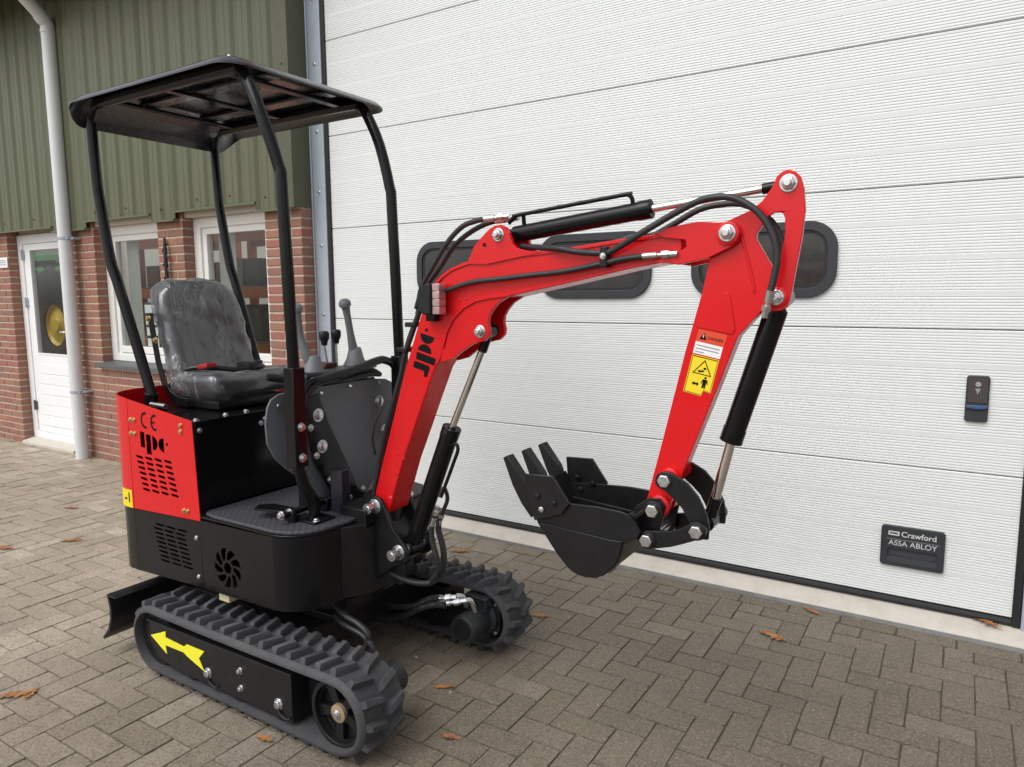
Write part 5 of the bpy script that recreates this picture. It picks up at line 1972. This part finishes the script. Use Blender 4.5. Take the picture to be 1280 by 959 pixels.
for x, z, r, h in ((-0.405, 1.436, 0.026, 0.006), (-0.705, 0.842, 0.030, 0.020), (-0.678, 0.928, 0.026, 0.014)):
    m = MB()
    m.lathe((x, DY0 + 0.002, z), (0, -1, 0), [(0, r), (h, r), (h + 0.002, r - 0.003)], 22)
    build("pin_boss", m, red, dip)
m = MB()
m.cyl((-0.705, DY1 - 0.01, 0.840), (-0.705, -1.50, 0.840), 0.026, n=20)
build("pin_tube", m, red, dip)
m = MB()
m.cyl((-0.680, DY1 - 0.01, 0.926), (-0.680, -1.50, 0.926), 0.022, n=20)
build("pin_tube", m, red, dip)
pinhead(dip, -0.389, DY0, 1.721, 0.0175, 0.022)
pinhead(dip, -0.407, DY0 - 0.006, 1.436, 0.0155, 0.022)
for x, z in ((-0.389, 1.721), (-0.407, 1.436)):
    m = MB()
    m.cyl((x, DY0 - 0.005, z), (x, DY1 + 0.04, z), 0.016, n=14)
    build("pin_shaft", m, zinc, dip)
# stickers
au, av = Vector((-0.0015 + 0.0755, -0.0150)).normalized(), Vector((0.225, 0.974)).normalized()


def dp_(u, v, o=(-0.648, 1.177)):
    return (o[0] + au.x * u + av.x * v, o[1] + au.y * u + av.y * v)


def decal(pts, m_, d, name, parent=None):
    b = MB()
    b.prism([dp_(u, v) for u, v in pts], DY0 - d, DY0 - d + 0.0005, 'xz')
    return build(name, b, m_, parent or dip, smooth=False)


decal([(0, 0), (0.052, 0), (0.0555, 0.016), (0.0755, 0.013), (0.0755, 0.108), (0, 0.108)], yellow2, 0.0008, "warning_sticker")


def outline(P, w):
    c = (sum(p[0] for p in P) / len(P), sum(p[1] for p in P) / len(P))
    return P, [(c[0] + (p[0] - c[0]) * w, c[1] + (p[1] - c[1]) * w) for p in P]


def ring(P, w, m_, d, name):
    a, b_ = outline(P, w)
    b = MB()
    b.plate(ccw([dp_(*p) for p in a]), [ccw([dp_(*p) for p in b_])], DY0 - d, DY0 - d + 0.0005, 'xz')
    return build(name, b, m_, dip, smooth=False)


ring([(0.012, 0.058), (0.066, 0.058), (0.039, 0.100)], 0.84, stickerblk, 0.0014, "warning_triangle")
ring([(0.002, 0.002), (0.0515, 0.002), (0.0555, 0.018), (0.0735, 0.015), (0.0735, 0.106), (0.002, 0.106)], 0.965, stickerblk, 0.0013, "sticker_border")
for q, (u, v) in enumerate(((0.039, 0.068), (0.031, 0.066), (0.044, 0.076))):
    decal([(u + 0.005 * cos(t + q), v + 0.0035 * sin(t + q)) for t in (0, 1.2, 2.4, 3.9, 5.1)], stickerblk, 0.0014, "pictogram")
decal([(0.018, 0.030), (0.024, 0.036), (0.024, 0.0325), (0.032, 0.0325), (0.032, 0.036), (0.038, 0.030), (0.032, 0.024), (0.032, 0.0275), (0.024, 0.0275), (0.024, 0.024)], stickerblk, 0.0014, "double_arrow")
decal([(0.047, 0.022), (0.051, 0.022), (0.052, 0.032), (0.053, 0.022), (0.057, 0.022), (0.057, 0.042), (0.060, 0.034), (0.062, 0.035), (0.058, 0.047), (0.046, 0.047), (0.042, 0.035), (0.044, 0.034), (0.047, 0.042)], stickerblk, 0.0014, "man_pictogram")
decal([(0.052 + 0.0034 * cos(t), 0.0515 + 0.0034 * sin(t)) for t in [2 * pi * i / 9 for i in range(9)]], stickerblk, 0.0014, "man_head")
decal([(0, 0.1115), (0.0765, 0.1115), (0.0765, 0.145), (0, 0.145)], whitest, 0.0008, "text_sticker")
for k in range(3):
    decal([(0.005, 0.137 - k * 0.009), (0.070 - (0.04 if k == 2 else 0), 0.137 - k * 0.009), (0.070 - (0.04 if k == 2 else 0), 0.1345 - k * 0.009), (0.005, 0.1345 - k * 0.009)], textgrey, 0.0013, "printed_line")
decal([(0, 0.1455), (0.0785, 0.1455), (0.080, 0.180), (0.0, 0.180)], orange, 0.0008, "danger_sticker")
decal([(0.008, 0.153), (0.028, 0.153), (0.018, 0.172)], stickerblk, 0.0014, "danger_triangle")
decal([(0.0172, 0.158), (0.0188, 0.158), (0.0192, 0.167), (0.0168, 0.167)], whitest, 0.0018, "danger_mark")
ot = dp_(0.031, 0.157)
build("lettering", text_mb("DANGER", 0.042, (ot[0], DY0 - 0.0014, ot[1]), (au.x, 0, au.y), (av.x, 0, av.y), (0, -1, 0), 0.0004), stickerblk, dip)

# ---------------------------------------------------------------- bucket linkage
LC = [(-0.712, 0.925), (-0.707, 0.938), (-0.693, 0.947), (-0.675, 0.949), (-0.657, 0.943), (-0.619, 0.924), (-0.586, 0.889), (-0.561, 0.840), (-0.554, 0.804), (-0.556, 0.772), (-0.579, 0.770), (-0.600, 0.782), (-0.606, 0.80), (-0.615, 0.820), (-0.631, 0.849), (-0.655, 0.872), (-0.683, 0.893), (-0.704, 0.901), (-0.712, 0.912)]
LH = [(-0.745, 0.747), (-0.738, 0.765), (-0.724, 0.774), (-0.706, 0.776), (-0.658, 0.784), (-0.631, 0.795), (-0.61, 0.808), (-0.598, 0.820), (-0.582, 0.824), (-0.566, 0.818), (-0.559, 0.803), (-0.562, 0.785), (-0.575, 0.775), (-0.624, 0.752), (-0.657, 0.738), (-0.705, 0.724), (-0.728, 0.723), (-0.741, 0.732)]
for y0, y1 in ((-1.668, -1.656), (-1.504, -1.492)):
    m = MB()
    m.prism(LC, y0, y1, 'xz')
    build("link_arm", m, blacksat, ex, bevel=0.002)
for y0, y1 in ((-1.684, -1.670), (-1.490, -1.476)):
    m = MB()
    m.prism(LH, y0, y1, 'xz')
    lk = build("push_link", m, blacksat, ex, bevel=0.002)
    for x, z in ((-0.581, 0.799), (-0.724, 0.748)):
        m = MB()
        m.lathe((x, y0 if y0 < YC else y1, z), (0, -1 if y0 < YC else 1, 0), [(-0.014, 0.025), (0.004, 0.025)], 22)
        build("link_eye", m, blacksat, lk, bevel=0.001)
for x, z, y0 in ((-0.683, 0.923, -1.668), (-0.709, 0.838, -1.690), (-0.582, 0.798, -1.690), (-0.725, 0.748, -1.690)):
    m = MB()
    m.cyl((x, y0 + 0.002, z), (x, 2 * YC - y0, z), 0.014, n=14)
    m.lathe((x, y0, z), (0, -1, 0), [(-0.002, 0.0195), (0.012, 0.0195), (0.014, 0.017)], 6)
    m.lathe((x, 2 * YC - y0, z), (0, 1, 0), [(-0.002, 0.0195), (0.012, 0.0195), (0.014, 0.017)], 6)
    build("linkage_bolt", m, zinc, ex, bevel=0.001, seg=1)
    m = MB()
    m.lathe((x, y0 + 0.008, z), (0, -1, 0), [(0, 0.026), (0.006, 0.026), (0.007, 0.024)], 22)
    build("washer", m, blacksat, ex)

# ---------------------------------------------------------------- bucket
BS = [(-1.075, 0.752), (-1.103, 0.812), (-0.963, 0.824), (-0.875, 0.828), (-0.80, 0.825), (-0.776, 0.820), (-0.750, 0.800), (-0.737, 0.776), (-0.749, 0.752), (-0.786, 0.730), (-0.797, 0.690), (-0.812, 0.660), (-0.831, 0.638), (-0.852, 0.621), (-0.879, 0.610), (-0.906, 0.606), (-0.929, 0.608), (-0.950, 0.614), (-0.968, 0.625), (-1.0, 0.657), (-1.026, 0.688)]
BYN, BYF = -1.711, -1.449
m = MB()
m.prism(BS, BYN, BYN + 0.008, 'xz')
bk = build("bucket", m, blacksat, ex, bevel=0.001, label="black digging bucket with three teeth")
m = MB()
m.prism(BS, BYF - 0.008, BYF, 'xz')
build("side_plate", m, blacksat, bk, bevel=0.001)
shell = [(-1.103, 0.812), (-1.075, 0.752), (-1.026, 0.688), (-1.0, 0.657), (-0.968, 0.625), (-0.950, 0.614), (-0.929, 0.608), (-0.906, 0.606), (-0.879, 0.610), (-0.852, 0.621), (-0.831, 0.638), (-0.812, 0.660), (-0.797, 0.690), (-0.786, 0.730), (-0.778, 0.80)]
sh_pts = offset_band(shell, 0.010, 1)
m = MB()
m.prism(sh_pts, BYN + 0.008, BYF - 0.008, 'xz')
build("bucket_shell", m, blacksat, bk)
m = MB()
m.prism([(-1.072, 0.751), (-0.83, 0.738), (-0.790, 0.7395), (-0.799, 0.690), (-0.814, 0.661), (-0.833, 0.639), (-0.853, 0.623), (-0.879, 0.612), (-0.906, 0.608), (-0.928, 0.610), (-0.949, 0.616), (-0.966, 0.627), (-0.998, 0.658), (-1.024, 0.689)], BYN - 0.006, BYN - 0.0002, 'xz')
build("scoop_plate", m, blacksat, bk, bevel=0.0015)
# lip with cutting edge
m = MB()
m.prism([(-1.108, 0.810), (-1.122, 0.846), (-1.112, 0.851), (-1.063, 0.755), (-1.073, 0.750)], BYN + 0.0005, BYF - 0.0005, 'xz')
build("cutting_edge", m, blacksat, bk, bevel=0.001)
m = MB()
m.prism([(-0.80, 0.79), (-0.772, 0.822), (-0.760, 0.816), (-0.78, 0.765)], BYN + 0.0085, BYF - 0.0085, 'xz')
m.cyl((-0.775, BYN + 0.009, 0.798), (-0.775, BYF - 0.009, 0.798), 0.018, n=16)
build("back_tube", m, blacksat, bk)
m = MB()
m.prism([(-1.02, 0.800), (-1.02, 0.806), (-0.80, 0.789), (-0.80, 0.783)], -1.584, -1.576, 'xz')
build("inner_rib", m, blacksat, bk)
CUT = [(-1.078, 0.757), (-1.107, 0.830), (-1.113, 0.898), (-1.016, 0.903), (-0.959, 0.826), (-0.985, 0.790)]
for y in (BYN - 0.0115, BYF + 0.0005):
    m = MB()
    m.prism(CUT, y, y + 0.0105 if y < YC else y + 0.010, 'xz')
    ctr = build("side_cutter", m, blacksat, bk, bevel=0.0015)
for x, z in ((-1.066, 0.836), (-1.008, 0.822), (-1.052, 0.796)):
    bolt(bk, (x, BYN - 0.0115, z), (0, -1, 0), 0.010, 0.006, blacksat if x != -1.052 else zinc, False)
    bolt(bk, (x, BYF - 0.0085, z), (0, -1, 0), 0.010, 0.006, blacksat, False)
for y in (-1.690, -1.58, -1.470):
    m = MB()
    hw = 0.019
    a, b, c_ = Vector((-1.188, 0.934)), Vector((-1.112, 0.80)), Vector((-1.085, 0.750))
    vs_ = []
    for (px, pz), t_, w_ in (((-1.193, 0.941), 0.0095, hw * 0.95), ((-1.146, 0.862), 0.022, hw), ((-1.118, 0.806), 0.017, hw), ((-1.092, 0.762), 0.010, hw * 0.8)):
        d_ = Vector((0.875, 0.484))
        for sy, sd in ((-1, -1), (1, -1), (1, 1), (-1, 1)):
            vs_.append((px + d_.x * t_ * sd, y + sy * w_, pz + d_.y * t_ * sd))
    fs_ = [(0, 1, 2, 3), (12, 15, 14, 13)]
    for k in (0, 4, 8):
        for i in range(4):
            fs_.append((k + i, k + (i + 1) % 4, k + 4 + (i + 1) % 4, k + 4 + i))
    m.add(vs_, fs_)
    to = build("bucket_tooth", m, blacksat, bk, bevel=0.002)
# bucket ears carrying the linkage pins
for y in (-1.655, -1.521):
    m = MB()
    m.prism([(-0.80, 0.80), (-0.77, 0.835), (-0.735, 0.862), (-0.700, 0.866), (-0.682, 0.845), (-0.690, 0.815), (-0.700, 0.775), (-0.703, 0.735), (-0.722, 0.720), (-0.75, 0.722), (-0.79, 0.74)], y, y + 0.014, 'xz')
    build("bucket_ear", m, blacksat, bk, bevel=0.002)
m = MB()
m.prism([(-0.785, 0.80), (-0.735, 0.838), (-0.730, 0.829), (-0.775, 0.79)], -1.70, -1.662, 'xz')
build("ear_gusset", m, blacksat, bk, bevel=0.002)


# ---------------------------------------------------------------- hydraulic cylinders
def cylinder(a, b, rb, c, rr, name, label, ang=0):
    """barrel a->b, rod b->c"""
    a, b, c = Vector(a), Vector(b), Vector(c)
    d = (b - a).normalized()
    L = (b - a).length
    m_ = MB()
    m_.lathe(a + d * 0.028, d, [(0, rb * 0.8), (0.006, rb), (L - 0.030, rb), (L - 0.029, rb * 1.07), (L - 0.070 + 0.035, rb * 1.07), (L - 0.028, rb * 0.98)], 28)
    o_ = build(name, m_, black, ex, label=label)
    m_ = MB()
    m_.lathe(b - d * 0.040, d, [(0, rb * 1.06), (0.034, rb * 1.06), (0.040, rb * 0.96), (0.040, rr * 1.2), (0.043, rr * 1.15)], 28)
    build("gland_nut", m_, black, o_)
    m_ = MB()
    m_.cyl(b - d * 0.02, c - d * 0.035, rr, n=20)
    build("piston_rod", m_, chrome, o_)
    m_ = MB()
    m_.cyl(c - d * 0.075, c - d * 0.012, rr * 1.25, n=18)
    m_.cyl(c + Vector((0, -0.028, 0)), c + Vector((0, 0.028, 0)), rr * 1.75, n=20)
    build("rod_eye", m_, black, o_)
    m_ = MB()
    m_.cyl(a, a + d * 0.032, rb * 0.75, n=18)
    m_.cyl(a + Vector((0, -0.034, 0)), a + Vector((0, 0.034, 0)), rb * 0.95, n=20)
    build("barrel_eye", m_, black, o_)
    return o_


lc_ = cylinder((-1.690, YC, 0.516), (-1.496, YC, 0.985), 0.0325, (-1.334, YC, 1.328), 0.0125, "lift_cylinder", "upright black boom lift cylinder with chrome rod")
bc_ = cylinder((-1.262, YC, 1.635), (-0.770, YC, 1.689), 0.0265, (-0.389, YC, 1.727), 0.0115, "arm_cylinder", "black dipper cylinder lying over the boom")
dc_ = cylinder((-0.407, YC, 1.436), (-0.526, YC, 1.036), 0.0300, (-0.582, YC, 0.798), 0.0140, "bucket_cylinder", "black bucket cylinder hanging down from the dipper")


def hose(P, r=0.0085, name="hydraulic_hose", m_=None, parent=None, sub=5, n=10):
    b = MB()
    b.tube(P, r, n, sub)
    return build(name, b, m_ or hosem, parent or ex)


def fitting(a, b, r=0.0105, parent=None):
    a, b = Vector(a), Vector(b)
    d = (b - a).normalized()
    L = (b - a).length
    m_ = MB()
    m_.lathe(a, d, [(0, r), (L * 0.42, r), (L * 0.44, r * 0.7), (L * 0.56, r * 0.7)], 14)
    m_.lathe(a + d * L * 0.56, d, [(0, r * 1.15), (L * 0.2, r * 1.15), (L * 0.21, r * 0.8), (L * 0.44, r * 0.8)], 6)
    return build("hose_fitting", m_, zinc, parent or ex)


def xz(L, y):
    return [(x, (y(i) if callable(y) else y), z) for i, (x, z) in enumerate(L)]


# steel tubes on the cylinders
hose([(-1.25, -1.585, 1.675), (-1.225, -1.59, 1.694), (-1.20, -1.59, 1.699), (-0.86, -1.59, 1.732), (-0.838, -1.59, 1.731), (-0.828, -1.588, 1.722), (-0.825, -1.585, 1.70)], 0.0065, "steel_tube", black, bc_)
hose([(-1.193, -1.59, 1.697), (-1.193, -1.588, 1.68), (-1.193, -1.585, 1.665)], 0.007, "steel_tube", black, bc_)
hose([(-1.487, -1.60, 0.925), (-1.462, -1.605, 0.935), (-1.452, -1.607, 0.915), (-1.47, -1.607, 0.87), (-1.53, -1.607, 0.735)], 0.0065, "steel_tube", black, lc_)
# hoses to the dipper cylinder, along the boom knee
hose(xz([(-1.630, 1.40), (-1.616, 1.438), (-1.604, 1.473), (-1.551, 1.545), (-1.489, 1.622), (-1.426, 1.672), (-1.369, 1.688), (-1.325, 1.692)], -1.600), 0.0088)
hose(xz([(-1.65, 1.38), (-1.637, 1.417), (-1.617, 1.466), (-1.544, 1.541), (-1.482, 1.612), (-1.415, 1.655), (-1.349, 1.680), (-1.30, 1.688)], -1.570), 0.0088)
fitting((-1.335, -1.600, 1.692), (-1.245, -1.592, 1.696))
fitting((-1.31, -1.570, 1.687), (-1.22, -1.575, 1.690))
# along the near face of the boom
hose(xz([(-1.49, 1.445), (-1.463, 1.459), (-1.357, 1.487), (-1.241, 1.497), (-1.138, 1.506), (-1.02, 1.515), (-0.889, 1.535), (-0.819, 1.547), (-0.752, 1.552)], -1.652), 0.0085)
fitting((-0.765, -1.652, 1.552), (-0.665, -1.655, 1.555), 0.0098)
HB = [(-1.20, 1.600), (-1.179, 1.597), (-1.038, 1.584), (-0.976, 1.572), (-0.895, 1.565), (-0.856, 1.571), (-0.781, 1.606), (-0.681, 1.657), (-0.61, 1.688), (-0.557, 1.696), (-0.512, 1.689), (-0.464, 1.661), (-0.432, 1.625), (-0.409, 1.577), (-0.402, 1.53), (-0.408, 1.485), (-0.416, 1.448)]
hose(xz(HB, lambda i: -1.60 if i < 2 else (-1.655 if i < 6 else -1.668)), 0.0092)
fitting((-0.415, -1.668, 1.455), (-0.430, -1.655, 1.385), 0.011)
HC = [(-0.88, 1.590), (-0.805, 1.611), (-0.765, 1.612), (-0.706, 1.638), (-0.629, 1.676), (-0.561, 1.686), (-0.511, 1.682), (-0.462, 1.656), (-0.425, 1.618), (-0.405, 1.57), (-0.405, 1.51), (-0.43, 1.44)]
hose(xz(HC, lambda i: -1.625 if i < 2 else -1.59), 0.0088)
m = MB()
m.box(-0.893, -0.872, -1.664, -1.6355, 1.524, 1.582)
cl_ = build("hose_clamp", m, blacksat, boom, bevel=0.002)
bolt(boom, (-0.883, -1.664, 1.556), (0, -1, 0), 0.007, 0.007)
# bundle down the rear edge of the boom
HL1 = [(-1.577, 1.448), (-1.601, 1.386), (-1.635, 1.312), (-1.668, 1.240), (-1.690, 1.164), (-1.71, 1.115), (-1.748, 1.01), (-1.791, 0.886), (-1.815, 0.79), (-1.838, 0.70), (-1.84, 0.60)]
hose(xz(HL1, lambda i: -1.622), 0.0088)
hose(xz([(x - 0.012, z) for x, z in HL1], lambda i: -1.604), 0.0088)
HL2 = [(-1.60, 1.45), (-1.628, 1.40), (-1.662, 1.335), (-1.69, 1.275), (-1.712, 1.20), (-1.745, 1.09), (-1.785, 0.97), (-1.825, 0.85), (-1.845, 0.78), (-1.87, 0.70), (-1.88, 0.6)]
hose(xz(HL2, -1.58), 0.0088)
hose(xz([(x - 0.014, z) for x, z in HL2], -1.56), 0.0088)
for x, z in ((-1.622, 1.345), (-1.664, 1.255)):
    m = MB()
    m.box(x - 0.035, x + 0.012, -1.634, -1.55, z - 0.008, z + 0.008)
    build("cable_tie", m, plasticblk, boom, bevel=0.003)
hose([(-1.82, -1.625, 0.86), (-1.80, -1.66, 0.93), (-1.77, -1.67, 1.0), (-1.745, -1.66, 1.05)], 0.004, "cable", hosem)
# lift cylinder hoses
hose([(-1.535, -1.607, 0.735), (-1.525, -1.60, 0.765), (-1.527, -1.58, 0.748), (-1.535, -1.565, 0.71), (-1.565, -1.56, 0.655)], 0.0075)
hose([(-1.565, -1.56, 0.66), (-1.582, -1.56, 0.60), (-1.562, -1.56, 0.53), (-1.560, -1.56, 0.46), (-1.586, -1.565, 0.41), (-1.624, -1.58, 0.385), (-1.70, -1.60, 0.385), (-1.77, -1.62, 0.41)], 0.0115)
hose([(-1.553, -1.607, 0.68), (-1.574, -1.607, 0.625), (-1.576, -1.605, 0.57), (-1.560, -1.60, 0.50), (-1.562, -1.59, 0.45), (-1.60, -1.585, 0.40)], 0.0105)
fitting((-1.575, -1.607, 0.622), (-1.545, -1.607, 0.70))
fitting((-1.583, -1.56, 0.605), (-1.56, -1.56, 0.67))
# travel motor hoses
MH1 = [(-2.08, 0.20), (-2.012, 0.182), (-1.901, 0.182), (-1.80, 0.206), (-1.74, 0.240), (-1.70, 0.262), (-1.665, 0.270)]
hose(xz(MH1, -1.46), lambda t: 0.0120 + 0.0014 * sin(260 * t), sub=22)
fitting((-1.70, -1.46, 0.262), (-1.60, -1.43, 0.280), 0.012)
MH2 = [(-2.08, 0.17), (-2.032, 0.14), (-1.94, 0.124), (-1.84, 0.164), (-1.734, 0.225), (-1.67, 0.252), (-1.62, 0.262)]
hose(xz(MH2, -1.48), lambda t: 0.0120 + 0.0014 * sin(260 * t), sub=22)
fitting((-1.655, -1.48, 0.256), (-1.56, -1.42, 0.272), 0.012)
hose([(-1.56, -1.42, 0.272), (-1.55, -1.41, 0.270), (-1.546, -1.40, 0.25), (-1.55, -1.38, 0.215)], 0.010, "steel_tube", zinc, moF)
hose([(-1.61, -1.42, 0.279), (-1.59, -1.40, 0.27), (-1.60, -1.37, 0.22)], 0.010, "steel_tube", zinc, moF)
hose([(-1.92, -1.76, 0.30), (-1.849, -1.78, 0.284), (-1.79, -1.78, 0.270), (-1.742, -1.78, 0.245), (-1.740, -1.78, 0.21), (-1.760, -1.79, 0.165)], 0.0115)
hose([(-1.92, -1.76, 0.26), (-1.859, -1.78, 0.249), (-1.769, -1.78, 0.232), (-1.725, -1.78, 0.205), (-1.712, -1.78, 0.175), (-1.708, -1.79, 0.14)], 0.0115)
fitting((-1.752, -1.785, 0.185), (-1.765, -1.79, 0.13), 0.012)
fitting((-1.714, -1.782, 0.175), (-1.708, -1.79, 0.12), 0.012)

# ================================================================== FALLEN LEAVES
def leaf_mesh(seed):
    r2 = random.Random(seed)
    n = 6
    L_ = 0.062
    half = []
    for i in range(n):
        t = i / (n - 1)
        wd = 0.026 * (sin(pi * min(1, t * 0.95 + 0.06)) ** 0.7)
        half += [(-L_ + 2 * L_ * t, wd * (1.0 + r2.uniform(-.2, .3))), (-L_ + 2 * L_ * (t + 0.5 / (n - 1)), wd * 0.42)]
    half = half[:-1]
    vs_, fs_ = [], []
    bend, tw, cup = r2.uniform(-1.2, 1.6), r2.uniform(-0.6, 0.6), r2.uniform(0.1, 0.5)

    def zz(x, y):
        return 0.006 + 0.004 * bend * (x / L_) ** 2 + 0.5 * cup * abs(y) + tw * x * y * 6 + 0.002 * sin(90 * x + seed)
    for x, wd in half:
        vs_ += [(x, wd, max(0.002, zz(x, wd))), (x, 0, max(0.002, zz(x, 0) - 0.001)), (x, -wd * r2.uniform(.8, 1.15), max(0.002, zz(x, -wd)))]
    for i in range(len(half) - 1):
        a = 3 * i
        fs_ += [(a, a + 1, a + 4, a + 3), (a + 1, a + 2, a + 5, a + 4)]
    k = len(vs_)
    vs_ += [(L_, 0.0012, 0.004), (L_ + 0.022, 0.004, 0.004), (L_ + 0.022, 0.0025, 0.005), (L_, -0.0012, 0.004)]
    fs_.append((k, k + 1, k + 2, k + 3))
    me = mesh_of("fallen_leaf", vs_, fs_, True, 70)
    me.materials.append(leafm)
    return me


LV = [(-0.61, -0.50, 1.05, 2.8, 0.0, "orange brown leaf lying alone on the pavers in front of the lift handle"),
      (-0.51, -0.155, 0.8, 2.6, 0.0, "curled brown leaf lying against the concrete threshold, left of the handle plate"),
      (0.165, -0.02, 1.0, 2.7, 0.04, "reddish leaf caught on the threshold at the right end of the garage door"),
      (-1.569, -1.56, 0.62, 0.6, 0.0, "bright orange leaf on the pavers just right of the near track's front"),
      (-1.363, -1.794, 0.62, 0.2, 0.0, "small orange leaf at the bottom edge right of the near track"),
      (-2.90, -2.44, 1.05, 0.9, 0.0, "large orange brown leaf at the lower left edge of the picture"),
      (-2.86, -2.40, 0.7, 2.2, 0.0, "smaller leaf overlapping the large leaf at the lower left edge"),
      (-4.70, -1.72, 1.1, 0.3, 0.0, "brown leaf at the far left edge, level with the blade"),
      (-4.499, -1.438, 1.05, 0.7, 0.0, "orange leaf on the pavers left of the engine hood, nearer of two"),
      (-5.214, -1.092, 0.95, 0.4, 0.0, "orange leaf on the pavers left of the engine hood, farther of two"),
      (-2.371, -0.363, 1.0, 0.5, 0.0, "orange leaf on the pavers behind the lift cylinder, before the garage door"),
      (-1.56, -0.85, 0.7, 0.3, 0.0, "small brown leaf on the pavers between far track and bucket"),
      (-1.888, -2.127, 0.6, 0.2, 0.0, "small brown leaf just in front of the near track's bottom run"),
]
for i, (x, y, s, r, z, lab) in enumerate(LV):
    o = bpy.data.objects.new("fallen_leaf", leaf_mesh(i * 3 + 1))
    COL.objects.link(o)
    o.location = (x, y, (z if z > 0 else -0.022) + 0.001)
    o.rotation_euler = (0, 0, r)
    o.scale = (s, s, s)
    tag(o, lab, "leaf", "fallen autumn leaves")
